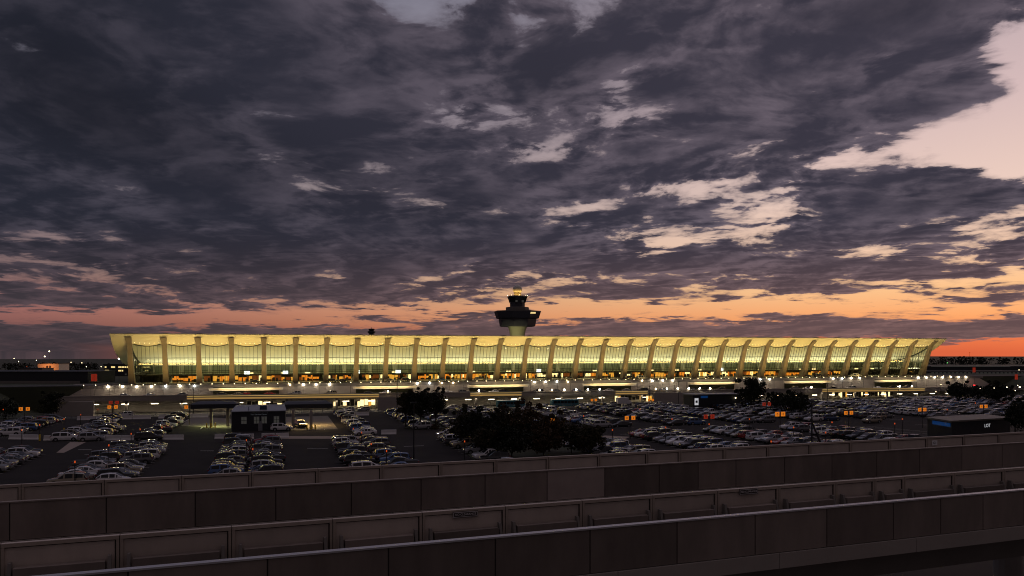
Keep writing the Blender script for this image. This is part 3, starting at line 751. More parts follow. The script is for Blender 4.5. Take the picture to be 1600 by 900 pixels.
def car_parts(kind):
    d = CT[kind]; P = {}
    b = MB()
    rings = []
    for x, w, zb, ztp in d['body']:
        half = [(w*.93, zb), (w, zb+.14), (w*1.0, zb+(ztp-zb)*.62), (w*.90, ztp-.03), (w*.45, ztp+.02)]
        rings.append([(x, y, z) for y, z in half]+[(x, -y, z) for y, z in reversed(half)])
    b.loft(rings, 0)
    top = []
    for x, z, w in d['top']:
        wb = d['hw']*.90
        zb = d['belt']-.06
        zz = max(z, zb+.08)
        top.append([(x, wb, zb), (x, w, zz-.05), (x, w*.8, zz), (x, -w*.8, zz), (x, -w, zz-.05), (x, -wb, zb)])
    b.loft(top, 0)
    r = d['wr']; L2 = d['L']/2
    for sx in (d['wx'], -d['wx']):
        for sy in (1, -1):
            y = sy*(d['hw']+.004)
            pts = [(sx+(r+.08)*math.cos(a*math.pi/8), y, r+(r+.08)*math.sin(a*math.pi/8)) for a in range(-1, 10)]
            b.add(pts, (tuple(range(11)) if sy < 0 else tuple(reversed(range(11))),), 1)
    b.box(-L2*.86, L2*.86, -d['hw']*.94, d['hw']*.94, d['body'][4][2]-.06, d['body'][4][2]+.02, 1)
    if kind == 'pickup': b.box(-2.7, -.85, -.78, .78, 1.19, 1.262, 1)
    P['body'] = (b, ['PAINT', 'trim'])
    t = d['top']; cen = Vector((0, 0, 1.2))
    wbelt = d['hw']*.90; zb = d['belt']-.06
    def side(i, sy):
        (xa, za, wa), (xb, zb_, wb_) = t[i], t[i+1]
        za, zb2 = max(za, zb+.08), max(zb_, zb+.08)
        return [(xa, sy*wbelt, zb), (xb, sy*wbelt, zb), (xb, sy*wb_, zb2-.05), (xa, sy*wa, za-.05)]
    for sy, nm in ((1, 'side_window'), (-1, 'side_window')):
        g = MB()
        for i in range(4):
            q = shrink(side(i, sy), .84 if i in (1, 2) else .74, .012, cen*1.0)
            g.quad(*q)
        P[nm+str(sy)] = (g, ['darkglass'])
    n = len(t)
    def cap(i, j):
        (xa, za, wa), (xb, zb_, wb_) = t[i], t[j]
        return [(xa, wa*.95, za), (xa, -wa*.95, za), (xb, -wb_*.95, zb_), (xb, wb_*.95, zb_)]
    P['windscreen'] = (MB().quad(*shrink(cap(n-2, n-1), .86, .02, cen)), ['darkglass'])
    P['rear_window'] = (MB().quad(*shrink(cap(0, 1), .82, .02, cen)), ['darkglass'])
    for i, (sx, sy) in enumerate(((1, 1), (1, -1), (-1, 1), (-1, -1))):
        w = MB(); y0 = sy*(d['hw']-.18); y1 = sy*(d['hw']+.025); c = (sx*d['wx'], 0, r)
        w.tube((c[0], y0, r), (c[0], y1, r), r, r, 14, 0); w.tube((c[0], y1-sy*.02, r), (c[0], y1+sy*.012, r), r*.62, r*.58, 10, 1)
        P['wheel%d' % i] = (w, ['tyre', 'rim'])
    xb = d['body'][-2]; xr = d['body'][1]
    zf = xb[3]-.1
    for sy in (1, -1):
        P['headlight%d' % sy] = (MB().hexa([(xb[0]-.16, sy*.52, zf-.1), (xb[0]+.09, sy*.48, zf-.1), (xb[0]-.01, sy*.80, zf-.1), (xb[0]-.2, sy*.86, zf-.1),
                                              (xb[0]-.18, sy*.52, zf+.06), (xb[0]+.05, sy*.48, zf+.04), (xb[0]-.05, sy*.80, zf+.05), (xb[0]-.22, sy*.86, zf+.06)]), ['headlamp'])
        zr = xr[3]-.18
        P['taillight%d' % sy] = (MB().box(xr[0]-.08, xr[0]+.12, *sorted((sy*(xr[1]-.3), sy*(xr[1]-.02))), zr-.1, zr+.1), ['taillamp'])
    P['number_plate'] = (MB().box(-L2-.015, -L2+.05, -.25, .25, .62, .74), ['plate'])
    return P
PARTS = {k: car_parts(k) for k in CT}
PMESH = {}
def part_mesh(kind, part, colour):
    key = (kind, part, colour if part == 'body' else '')
    if key not in PMESH:
        mb, mats = PARTS[kind][part]
        nm = part.rstrip('-0123456789')
        PMESH[key] = mb.mesh(nm, [M['car_'+colour] if x == 'PAINT' else M[x] for x in mats], smooth=38)
    return PMESH[key]
WMESH = {}
def whole_mesh(kind, colour):
    key = (kind, colour)
    if key not in WMESH:
        mb = MB(); names = []
        for p, (b, mats) in PARTS[kind].items():
            if p == 'number_plate': continue
            base = []
            for x in mats:
                x = 'car_'+colour if x == 'PAINT' else x
                if x not in names: names.append(x)
                base.append(names.index(x))
            off = len(mb.v); mb.v += b.v; mb.f += [tuple(off+i for i in f) for f in b.f]; mb.m += [base[i] for i in b.m]
        WMESH[key] = (mb, names, mb.mesh('parked_car', [M[x] for x in names], smooth=38))
    return WMESH[key]
CARG = 'cars in the airport car park'
def car(kind, colour, p, rz, label, detail, group=CARG, lit=False, name='parked_car'):
    if not detail:
        o = link(name, whole_mesh(kind, colour)[2], None, p, rz); return tag(o, label, {'suv': 'SUV', 'pickup': 'pickup truck'}.get(kind, 'car'), group)
    o = empty(name, p, rz, label, {'suv': 'SUV', 'pickup': 'pickup truck'}.get(kind, 'car'), group)
    for q in PARTS[kind]:
        c = link(q.rstrip('-0123456789'), part_mesh(kind, q, colour), o)
        if lit and q.startswith('headlight'):
            c.data = c.data.copy(); c.data.materials[0] = M['head_on']
    return o

RC = random.Random(5)
KINDS = ['sedan']*8+['suv']*9+['hatchback']*3+['minivan']*2+['pickup']*2
COLS = ['white']*6+['silver']*5+['grey']*7+['black']*9+['dark blue']*2+['red']*1+['beige']*1+['blue']*1
ROWS = []   # (s centre, t near, t far, phrase)
near_names = ['left near double row', 'row below the yellow sign', 'row below the dark hut', 'row below the right canopy', 'row beside the tree strip']
far_names = ['far left double row', 'far row left of the left toll canopy']
rows = []
rows += [(7.2, 184, 222, 'left half', near_names[0]), (12.4, 184, 214, 'right half', near_names[0]), (1.0, 186, 214, 'left side', 'row cut by the left picture edge')]
rows += [(26.4, 181, 222, 'left half', near_names[1]), (31.6, 180, 222, 'right half', near_names[1])]
rows += [(45.6, 172, 222, 'left half', near_names[2]), (51.0, 179, 222, 'right half', near_names[2])]
rows += [(64.8, 182, 222, 'left half', near_names[3]), (70.0, 180, 222, 'right half', near_names[3])]
rows += [(85.4, 182, 222, 'left edge', near_names[4])]
rows += [(-6, 110, 152, 'left half', far_names[0]), (-.6, 110, 152, 'right half', far_names[0]), (13.0, 108, 163, 'right half', 'far row above yellow sign'), (18.2, 140, 165, 'right side', 'short far row above yellow sign'), (28.4, 108, 167, 'whole length', far_names[1])]
rows += [(70.6, 112, 169, 'whole length', 'far row right of the right toll canopy'), (84.2, 114, 160, 'whole length', 'far row left of the small trees'), (92.0, 120, 168, 'whole length', 'far row right of the small trees'), (90, 172, 184, 'near end', 'short row between the two tree groups')]
for i in range(12):
    c = 108 + 19.2*i
    for sgn, hf in ((-1, 'left half'), (1, 'right half')):
        rows.append((c+2.6*sgn, 108, 168, hf, '%s far row beyond tree cluster' % (ordn+['eleventh', 'twelfth'])[i]))
        if i < 6: rows.append((c+2.6*sgn, 182, 232, hf, '%s near row beyond tree cluster' % ordn[i]))
def hidden_by_parapet(px, py): return py > 757-.0481*px + 1.5
cand = []
SPECIAL = {}   # measured cars: (s, t) -> kind, colour
special = [(1130, 664, 'pickup', 'white'), (1195, 665, 'sedan', 'white'), (970, 670, 'suv', 'white'), (640, 681, 'sedan', 'white'), (60, 714, 'suv', 'white'), (1360, 656, 'suv', 'beige'), (1350, 668, 'pickup', 'white'),
           (735, 715, 'hatchback', 'white'), (365, 694, 'suv', 'white'), (110, 747, 'sedan', 'white'), (235, 709, 'sedan', 'silver'), (1085, 698, 'suv', 'white'), (1010, 696, 'sedan', 'silver')]
spec_st = [(lot(px, py)+(k, c)) for px, py, k, c in special]
for (sc_, t0, t1, hf, ph) in rows:
    t = t1 - .5; pitch = 2.78; seq = []
    while t > t0:
        seq.append(t); t -= pitch
    for idx, t in enumerate(seq):
        if RC.random() < .055: continue
        p = F(sc_, -t, .07)
        px, py = proj(p + Vector((0, 0, 1.4)))
        if p.y < 70 or px < -25 or px > 1630 or hidden_by_parapet(px, py): continue
        # keep clear of the hut on the right, the trees' beds and the toll plaza
        if 1440 < px < 1600 and 650 < py: continue
        if 178 < sc_ and t > 176: continue
        kind, colour = RC.choice(KINDS), RC.choice(COLS)
        for (s2, w2, k2, c2) in spec_st:
            if abs(s2-sc_) < 3.4 and abs(-w2-t) < 1.5: kind, colour = k2, c2
        cand.append([p, kind, colour, sc_, t, hf, ph])
cand.sort(key=lambda c: c[0].y)
bykey = {}
for c in cand: bykey.setdefault((c[5], c[6]), []).append(c)
for k, l in bykey.items():
    l.sort(key=lambda c: -c[4])
    for i, c in enumerate(l): c.append(i)
NIND = 296
stuff_mb = {}
for n_, c in enumerate(cand):
    p, kind, colour, sc_, t, hf, ph, i = c
    flip = RC.random() < .4
    base = TH + (math.pi if (hf in ('left half', 'left edge', 'left side')) != flip else 0)
    rz = base + RC.uniform(-.035, .035)
    p = p + Vector((RC.uniform(-.2, .2), RC.uniform(-.1, .1), 0))
    if n_ < NIND:
        hfw = '' if hf in ('whole length', 'near end', 'left side', 'right side') else hf + ' of '
        label = '%s %s, %s from front, %s%s' % (colour, {'suv': 'SUV', 'hatchback': 'hatchback', 'pickup': 'pickup'}.get(kind, kind), NUMW[i], hfw, ph)
        car(kind, colour, p, rz, label, n_ < 150)
    else:
        ent = stuff_mb.setdefault('x', [])
        ent.append((whole_mesh(kind, colour), p, rz))
if stuff_mb:
    big = MB(); names = []
    for (mb, nm, _), p, rz in stuff_mb['x']:
        mp_ = []
        for x in nm:
            if x not in names: names.append(x)
            mp_.append(names.index(x))
        off = len(big.v); cr, sr = math.cos(rz), math.sin(rz)
        big.v += [(p.x+cr*x-sr*y, p.y+sr*x+cr*y, p.z+z) for x, y, z in mb.v]
        big.f += [tuple(off+i for i in f) for f in mb.f]; big.m += [mp_[i] for i in mb.m]
    o = big.build('far_parked_cars', [M[x] for x in names], smooth=38)
    tag(o, 'dense mass of small parked cars at the far side of the car park', 'cars', kind='stuff')
print('cars', len(cand))
# cars on the move and on the decks
car('sedan', 'white', at(699, 681, .06), TH+math.pi, 'white sedan with headlights on, driving between the two tree groups', True, None, True, 'moving_car')
car('suv', 'beige', at(1362, 661, .06), TH+math.pi, 'beige SUV with headlights on, driving along the right aisle', True, None, True, 'moving_car')
car('suv', 'white', at(440, 673, .06), TH, 'white SUV parked before the right end of the dark service hut', True, None)
car('suv', 'black', at(470, 668, .06), TH-1.3, 'black SUV passing under the right toll canopy', True, None, name='moving_car')
deckcars = [(348, 'sedan', 'black'), (371, 'sedan', 'beige'), (383, 'hatchback', 'red'), (422, 'sedan', 'red'), (461, 'suv', 'silver'), (516, 'minivan', 'beige'), (577, 'sedan', 'black'), (601, 'sedan', 'white'), (698, 'sedan', 'white'), (725, 'suv', 'grey'), (752, 'sedan', 'black'), (772, 'sedan', 'white'), (787, 'suv', 'black'), (840, 'suv', 'black'), (868, 'sedan', 'grey'), (901, 'hatchback', 'dark blue'), (926, 'sedan', 'black'), (950, 'sedan', 'white'), (980, 'sedan', 'silver'), (1004, 'suv', 'black'), (1034, 'sedan', 'silver'), (1082, 'sedan', 'grey'), (1126, 'suv', 'black'), (1240, 'suv', 'grey'), (1262, 'sedan', 'white'), (1300, 'sedan', 'black'), (1330, 'suv', 'silver'), (1372, 'sedan', 'white'), (1392, 'sedan', 'black'), (1415, 'suv', 'grey'), (196, 'sedan', 'silver'), (233, 'sedan', 'silver'), (283, 'sedan', 'grey')]
for i, (px, k, c) in enumerate(sorted(deckcars)):
    s = s_of(px, -18.2); p = F(s, -18.2, DECKZ(s)+.01)
    car(k, c, p, TH + (math.pi if i % 3 else 0), '%s %s on the middle road, %s from left along the retaining wall' % (c, {'suv': 'SUV'}.get(k, k), NUMW[i]), False, 'cars on the middle road')
depcars = [(520, 'suv', 'black'), (536, 'sedan', 'black'), (610, 'sedan', 'grey'), (636, 'suv', 'black'), (690, 'sedan', 'dark blue'), (890, 'sedan', 'grey'), (985, 'suv', 'black'), (1003, 'minivan', 'silver'), (1262, 'sedan', 'black'), (1280, 'suv', 'black'), (1338, 'minivan', 'white'), (400, 'sedan', 'black'), (750, 'suv', 'grey'), (1110, 'sedan', 'black')]
for i, (px, k, c) in enumerate(sorted(depcars)):
    s = s_of(px, -6.5); p = F(s, -6.5, CURB-.11)
    car(k, c, p, TH, '%s %s at the terminal kerb before the shopfronts, %s from left' % (c, {'suv': 'SUV'}.get(k, k), NUMW[i]), False, 'cars at the terminal kerb')
lowcars = [(196, 'minivan', 'white'), (545, 'suv', 'white'), (568, 'suv', 'silver'), (706, 'minivan', 'white'), (730, 'sedan', 'silver'), (955, 'suv', 'silver'), (1106, 'suv', 'grey')]
for i, (px, k, c) in enumerate(lowcars):
    s = s_of(px, -34); p = F(s, -34, LOWZ+.06)
    car(k, c, p, TH+math.pi, '%s %s on the lower road under the deck edge, %s from left' % (c, {'suv': 'SUV'}.get(k, k), NUMW[i]), False, 'cars on the lower road')
# police car with its lights on at the far right end of the middle road
pc = car('sedan', 'white', F(s_of(1523, -17), -17, -.9), TH+.3, 'white patrol car with red lights flashing at the far right', True, None, True, 'patrol_car')
MB().box(-.35, .05, -.6, .6, 1.44, 1.62).build('light_bar', M['red_light'], pc)

# teal buses and a box truck on the lower road
M['teal'] = pbr('bus_teal', (.02, .17, .22), .4, coat=.4)
def bus(px, label, L=11.5):
    s = s_of(px, -33); o = empty('shuttle_bus', F(s, -33, LOWZ+.05), TH, label, 'bus', 'teal shuttle buses on the lower road')
    m = MB(); h = L/2
    rg = lambda x, k: [(x, -1.25*k, .38), (x, -1.27*k, 1.3), (x, -1.22*k, 2.9), (x, -.95*k, 3.12), (x, .95*k, 3.12), (x, 1.22*k, 2.9), (x, 1.27*k, 1.3), (x, 1.25*k, .38)]
    m.loft([rg(-h, .94), rg(-h+.2, 1), rg(h-.3, 1), rg(h, .92)]); m.build('body', M['teal'], o, smooth=30)
    for sy in (-1, 1):
        m = MB()
        for k in range(7):
            x = -h+.7+k*1.5; m.box(x, x+1.3, *sorted((sy*1.262, sy*1.30)), 1.45, 2.5)
        m.build('side_window', M['darkglass'], o)
    MB().box(h-.04, h+.03, -1.0, 1.0, 1.3, 2.75).build('windscreen', M['darkglass'], o)
    for x in (-h+2.4, h-2.2):
        for sy in (-1, 1): MB().tube((x, sy*1.0, .48), (x, sy*1.3, .48), .48, .48, 14, 0).tube((x, sy*1.29, .48), (x, sy*1.315, .48), .28, .26, 10, 1).build('wheel', [M['tyre'], M['rim']], o)
    for y in (-.8, .8): MB().box(h-.05, h+.06, y-.18, y+.18, .7, .95).build('headlight', M['headlamp'], o)
bus(798, 'teal shuttle bus on the lower road, left of the two'); bus(882, 'teal shuttle bus on the lower road, right of the two')
s = s_of(975, -33); o = empty('box_truck', F(s, -33, LOWZ+.05), TH, 'white box truck parked on the lower road below the middle deck', 'truck')
MB().box(-3.2, 1.6, -1.2, 1.2, .75, 3.3).build('cargo_box', M['white'], o)
MB().loft([[(1.7, -1.05, .5), (1.7, 1.05, .5), (1.7, 1.0, 2.4), (1.7, -1.0, 2.4)], [(2.5, -1.05, .5), (2.5, 1.05, .5), (2.5, 1.0, 2.3), (2.5, -1.0, 2.3)], [(3.3, -1.0, .5), (3.3, 1.0, .5), (3.2, .95, 1.3), (3.2, -.95, 1.3)]]).build('cab', M['white'], o)
MB().quad((2.56, -.9, 2.15), (3.22, -.86, 1.4), (3.22, .86, 1.4), (2.56, .9, 2.15)).build('windscreen', M['darkglass'], o)
for x in (-2.2, 2.4):
    for sy in (-1, 1): MB().tube((x, sy*.85, .45), (x, sy*1.12, .45), .45, .45, 14).build('wheel', M['tyre'], o)

M['pool_ground'] = pbr('paled_pool_ground', (.15, .13, .11), .85, var=.2, scale=.4)  # paled colour that lifts the light pools under the toll canopies
# ---------------------------------------------------------------- lot markings
m = MB()
zz = .068
for (sc_, t0, t1, hf, ph) in rows:
    t = t1+.9
    while t > t0-1:
        m.quad((sc_-2.4, -t-.05, zz), (sc_+2.4, -t-.05, zz), (sc_+2.4, -t+.05, zz), (sc_-2.4, -t+.05, zz)); t -= 2.78
for (pa, pb) in (((122, 703), (143, 703)), ((132, 711), (150, 711)), ((313, 705), (334, 705)), ((480, 701), (512, 701)), ((631, 698), (662, 697))):
    a, b = lot(*pa), lot(*pb); m.quad((a[0], a[1]-.12, zz), (b[0], b[1]-.12, zz), (b[0], b[1]+.12, zz), (a[0], a[1]+.12, zz))
for (pa, pb) in (((278, 665), (296, 655)), ((313, 671), (322, 662)), ((500, 657), (507, 672))):
    a, b = lot(*pa), lot(*pb); m.quad((a[0]-.1, a[1], zz), (a[0]+.1, a[1], zz), (b[0]+.1, b[1], zz), (b[0]-.1, b[1], zz))
tag(m.build('lot_markings', M['paint'], None, (X0, Y0, 0), TH), kind='structure')
def patch(name, pts, mat, z):
    ps = [lot(*q) for q in pts]
    m = MB(); m.add([(a, b, z) for a, b in ps], (tuple(range(len(ps))),)); tag(m.build(name, mat, None, (X0, Y0, 0), TH), kind='structure')
patch('crosswalk', [(88, 708), (100, 708), (135, 691), (110, 691)], M['path'], .072)
patch('footpath', [(420, 682), (604, 682), (604, 686), (420, 686)], M['path'], .072)
patch('footpath', [(712, 690), (735, 690), (790, 705), (770, 705)], M['path'], .072)
patch('footpath', [(910, 690), (975, 687), (985, 683), (945, 681)], M['path'], .072)
patch('light_pool_patch', [(283, 666), (360, 670), (366, 655), (300, 651)], M['pool_ground'], .076)  # pale patches added so the canopy light pools show brighter
patch('light_pool_patch', [(448, 673), (528, 671), (512, 650), (446, 652)], M['pool_ground'], .076)
# planted strips with the trees
def bed(pts, lab):
    ps = [lot(*q) for q in pts]; m = MB()
    n = len(ps); m.add([(a, b, .06) for a, b in ps]+[(a, b, .22) for a, b in ps], [tuple(range(n, 2*n))]+[(i, (i+1) % n, n+(i+1) % n, n+i) for i in range(n)])
    tag(m.build('planting_bed', M['ground'], None, (X0, Y0, 0), TH), kind='structure')
bed([(632, 670), (700, 671), (708, 650), (640, 648)], '')
bed([(742, 722), (960, 708), (945, 690), (790, 676), (708, 690)], '')

# ---------------------------------------------------------------- barriers
M['reflector'] = pbr('barrier_bolt', (.1, .1, .1), .6)
def jersey(pa, pb, n, labels, name='jersey_barrier'):
    a, b = lot(*pa), lot(*pb); d = Vector((b[0]-a[0], b[1]-a[1])); L = d.length/n; an = math.atan2(d.y, d.x)
    for i in range(n):
        c = Vector(a)+d*(i+.5)/n
        prof = [(-.30, 0), (.30, 0), (.30, .15), (.16, .4), (.11, 1.0), (-.11, 1.0), (-.16, .4), (-.30, .15)]
        h = L/2-.09
        o = MB().loft([[(-h, y, z) for y, z in prof], [(h, y, z) for y, z in prof]]).build(name, M['white'], None, F(c.x, c.y, .07), TH+an)
        tag(o, labels[i], 'barrier', 'white concrete barriers across the car park')
    return a, b
lb = ['%s white concrete barrier from left, in the line above the near car park' % NUMW[i] for i in range(8)]
jersey((14, 687), (60, 687.5), 2, lb[:2]); jersey((68, 689), (152, 688.5), 3, lb[2:5]); jersey((156, 689), (287, 687.5), 4, [lb[5], lb[6], lb[7], 'ninth white concrete barrier from left, at the right end of the line'])
jersey((335, 686.5), (397, 686), 2, ['white concrete barrier below the left half of the dark service hut, left of two', 'white concrete barrier below the left half of the dark service hut, right of two'])
jersey((408, 685.5), (452, 684.5), 2, ['white concrete barrier below the right half of the dark service hut, left of two', 'white concrete barrier below the right half of the dark service hut, right of two'])
jersey((595, 679.5), (620, 679), 1, ['single white concrete barrier right of the far row of cars'])
jersey((120, 657), (236, 655), 4, ['white barrier at the far edge of the left car park, %s from left' % NUMW[i] for i in range(4)])
jersey((247, 654.5), (326, 652.5), 3, ['white barrier at the far edge above the single far row, %s from left' % NUMW[i] for i in range(3)])
jersey((548, 650), (577, 649.5), 1, ['white barrier at the far edge right of the toll canopies'])
# yellow sign on the third barrier
def text(body, size, mat, parent, loc, rot, name='lettering', ext=.004, align='CENTER'):
    cu = bpy.data.curves.new(name, 'FONT'); cu.body = body; cu.size = size; cu.align_x = align; cu.align_y = 'CENTER'; cu.extrude = ext
    o = bpy.data.objects.new(name, cu); COL.objects.link(o)
    dg = bpy.context.evaluated_depsgraph_get(); me = bpy.data.meshes.new_from_object(o.evaluated_get(dg))
    bpy.data.objects.remove(o); me.materials.clear(); me.materials.append(mat)
    q = link(name, me, parent, loc); q.rotation_euler = rot; return q
ys = lot(139, 688.3); o = empty('yellow_sign', F(ys[0], ys[1]-.42, .12), TH, 'yellow sign board with dark arrow and lettering on the white barrier line', 'sign')
M['signyellow'] = emit('sign_yellow', (235, 215, 40), .30)
MB().box(-1.65, 1.65, 0, .06, .1, 1.0).build('board', M['signyellow'], o)
text('EXIT', .5, M['digit'], o, (.1, -.012, .56), (math.pi/2, 0, 0))
MB().add([(-1.3, -.012, .55), (-1.0, -.012, .75), (-1.0, -.012, .35)], ((0, 1, 2),)).box(-1.0, -.75, -.012, -.006, .5, .6).build('arrow', M['digit'], o)

# ---------------------------------------------------------------- service hut and toll canopies
ka, kb = lot(362, 673.5), lot(447, 673.5)
HL = kb[0]-ka[0]
hut = empty('service_hut', F((ka[0]+kb[0])/2, (ka[1]+kb[1])/2, .06), TH, 'dark flat-fronted service hut with four pale windows between the two toll canopies', 'hut')
HH = 4.35; h = HL/2
MB().box(-h, h, 0, 7.5, 0, HH).build('wall', M['darkwall'], hut)
MB().hexa([(-h-.1, -.25, HH+.003), (h+.1, -.25, HH+.003), (h+.1, 7.7, HH+.003), (-h-.1, 7.7, HH+.003), (-h+.7, 1.0, HH+1.0), (h-.2, 1.0, HH+1.0), (h-.2, 7, HH+1.0), (-h+.7, 7, HH+1.0)]).build('roof', M['greymetal'], hut)
MB().box(.2, 1.7, .1, .5, HH+.25, HH+1.2).box(-2.2, -2.1, 0, .2, HH+.2, HH+1.0).build('roof_unit', M['blue'], hut)
for fx in (.185, .415, .555, .78):
    x = -h+HL*fx
    w = MB().box(x-.03, x+1.03, -.05, -.01, 1.65, 3.1).build('window', M['win_dim'], hut)
    MB().box(x-.1, x-.03, -.08, -.003, 1.58, 3.17).box(x+1.03, x+1.1, -.08, -.003, 1.58, 3.17).box(x-.03, x+1.03, -.08, -.003, 3.1, 3.17).box(x-.03, x+1.03, -.08, -.003, 1.58, 1.65).build('frame', M['greymetal'], w)
    MB().box(x+.46, x+.54, -.075, -.051, 1.65, 3.1).box(x-.03, x+1.03, -.075, -.051, 2.33, 2.41).build('glazing_bar', M['dark'], w)
MB().box(-.15, .75, -.04, -.01, 0, 2.1).build('door', M['greymetal'], hut)
MB().box(-h-.15, h+.15, -.36, -.24, HH-.1, HH+.06).build('gutter', M['greymetal'], hut)
for x in (-h+.1, h-.1): MB().tube((x, -.12, .05), (x, -.12, HH-.1), .05).build('downpipe', M['greymetal'], hut)
M['letters'] = emit('hut_letters', (150, 155, 165), .12)
text('Your Service Center', .42, M['letters'], hut, (0, -.03, 3.62), (math.pi/2, 0, 0))
text('Dulles Airport Parking', .42, M['darkwall'], hut, (0, -.03, 4.05), (math.pi/2, 0, 0)).data.materials[0] = M['greymetal']
pm = MB().box(-.35, .35, -.25, .25, 0, 1.5, 0).box(-.30, .30, -.28, -.251, .9, 1.35, 1).build('pay_machine', [M['yellow'], M['win_dim']], None, F(ka[0]+HL*.63, ka[1]-.9, .07), TH)
tag(pm, 'orange and yellow pay machine standing before the hut wall', 'machine')
def canopy(pa, pb, zb, zt_, depth, label, cols, lightcol, watt):
    a, b = lot(*pa), lot(*pb); L = b[0]-a[0]; mid = (a[1]+b[1])/2
    o = empty('toll_canopy', F(a[0], mid, .06), TH, label, 'canopy', None)
    MB().hexa([(-1.2, -depth/2, zb), (L+1.2, -depth/2, zb), (L+1.2, depth/2, zb), (-1.2, depth/2, zb), (-1.2, -depth/2, zb+1.0), (L+1.2, -depth/2, zb+1.0), (L+1.2, depth/2, zb+1.0), (-1.2, depth/2, zb+1.0)]).build('fascia', M['darkwall'], o)
    MB().hexa([(-.8, -depth/2+.3, zb+1.003), (L+.8, -depth/2+.3, zb+1.003), (L+.8, depth/2, zb+1.003), (-.8, depth/2, zb+1.003), (0, -depth/2+1.6, zt_), (L, -depth/2+1.6, zt_), (L, depth/2-1, zt_), (0, depth/2-1, zt_)]).build('roof', M['towerdark'], o)
    for q in cols:
        c = lot(*q); x = c[0]-a[0]; y = c[1]-mid
        MB().box(x-.32, x+.32, y-.32, y+.32, 0, zb).build('column', M['concrete'], o)
    L_ = bpy.data.lights.new('canopy_light', 'AREA'); L_.shape = 'RECTANGLE'; L_.size = L*.8; L_.size_y = 1.2; L_.energy = watt; L_.color = lightcol
    ob = bpy.data.objects.new('canopy_light', L_); COL.objects.link(ob); ob.location = F(a[0]+L/2, mid, zb-.02); ob.rotation_euler = (0, 0, TH)
    m = MB()
    for k in range(3): m.box(L*(k+.5)/3-.6, L*(k+.5)/3+.6, -.2, .2, zb-.12, zb-.03)
    m.build('downlight', M['lamp_soft'], o)
    for q in cols[:1]:
        c = lot(*q)
        for dx, dy, bw in ((-.9, -.9, 'left'), (.9, -.9, 'right'), (0, -1.2, 'front')):
            g = MB().tube((0, 0, 0), (0, 0, 1.05), .14).tube((0, 0, 1.05), (0, 0, 1.12), .14, .04).build('yellow_bollard', M['yellow'], None, F(c[0]+dx, c[1]+dy, .06), TH)
            tag(g, bw+' yellow guard bollard at the foot of the %s' % label.split(' with')[0].split(' beside')[0], 'bollard', 'yellow bollards of ' + label.split(' with')[0].split(' beside')[0])
    return o
canopy((308, 668), (366, 666), 4.45, 5.9, 6.5, 'left toll canopy with greenish light on the ground below', [(330, 668), (356, 667)], (.78, .86, .32), 850)
canopy((449, 667), (510, 664), 4.3, 5.8, 6.5, 'right toll canopy beside the far row of cars, with amber light below', [(486, 671), (458, 669)], (1, .66, .25), 1500)
# hut on the right, standing corner-on
A_, B_, C_ = at(1449, 683.5, 0), at(1487, 691, 0), at(1578, 684.5, 0); D_ = A_+(C_-B_); hh = 3.9
rh = empty('kiosk_hut', B_, 0, 'black corner-on hut with blue sign panel and white lettering at right', 'hut')
lc = [Vector((p.x-B_.x, p.y-B_.y, 0)) for p in (A_, B_, C_, D_)]
MB().hexa([p for p in lc]+[p+Vector((0, 0, hh)) for p in lc]).build('wall', M['darkwall'], rh)
cc = sum(lc, Vector())/4
MB().hexa([cc+(p-cc)*1.06+Vector((0, 0, hh+.003)) for p in lc]+[cc+(p-cc)*1.06+Vector((0, 0, hh+.3)) for p in lc]).build('roof', M['towertrim'], rh)
def on_face(p, q, u0, u1, z0, z1, out, mat, name):
    d = q-p; n = Vector((d.y, -d.x, 0)).normalized()
    if n.y > 0: n = -n
    P = lambda u, z, o: p+d*u+n*o+Vector((0, 0, z))
    MB().hexa([P(u0, z0, out+.04), P(u1, z0, out+.04), P(u1, z0, out), P(u0, z0, out), P(u0, z1, out+.04), P(u1, z1, out+.04), P(u1, z1, out), P(u0, z1, out)]).build(name, mat, rh)
    return n
M['bluesign'] = emit('blue_sign', (20, 90, 170), .16)
on_face(lc[0], lc[1], .22, .95, hh-1.0, hh-.25, .003, M['bluesign'], 'sign_panel')
nf = on_face(lc[1], lc[2], .31, .37, 0, 2.0, .003, M['dark'], 'door')
d = lc[2]-lc[1]; an = math.atan2(d.y, d.x)
M['letters_w'] = emit('white_letters', (230, 230, 235), .55)
text('LOT', .95, M['letters_w'], rh, lc[1]+d*.60+nf*.03+Vector((0, 0, hh-1.1)), (math.pi/2, 0, an))
# white tent top beside it
tp = at(1557, 681, 0); o = empty('tent', tp, TH, 'small white pointed tent before the black hut at right', 'tent')
MB().loft([[(-1.5, -1.5, 1.5), (1.5, -1.5, 1.5), (1.5, 1.5, 1.5), (-1.5, 1.5, 1.5)], [(-.05, -.05, 2.3), (.05, -.05, 2.3), (.05, .05, 2.3), (-.05, .05, 2.3)]]).build('canopy', M['white'], o)
for x in (-1.4, 1.4):
    for y in (-1.4, 1.4): MB().tube((x, y, 0), (x, y, 1.5), .04).build('leg', M['greymetal'], o)
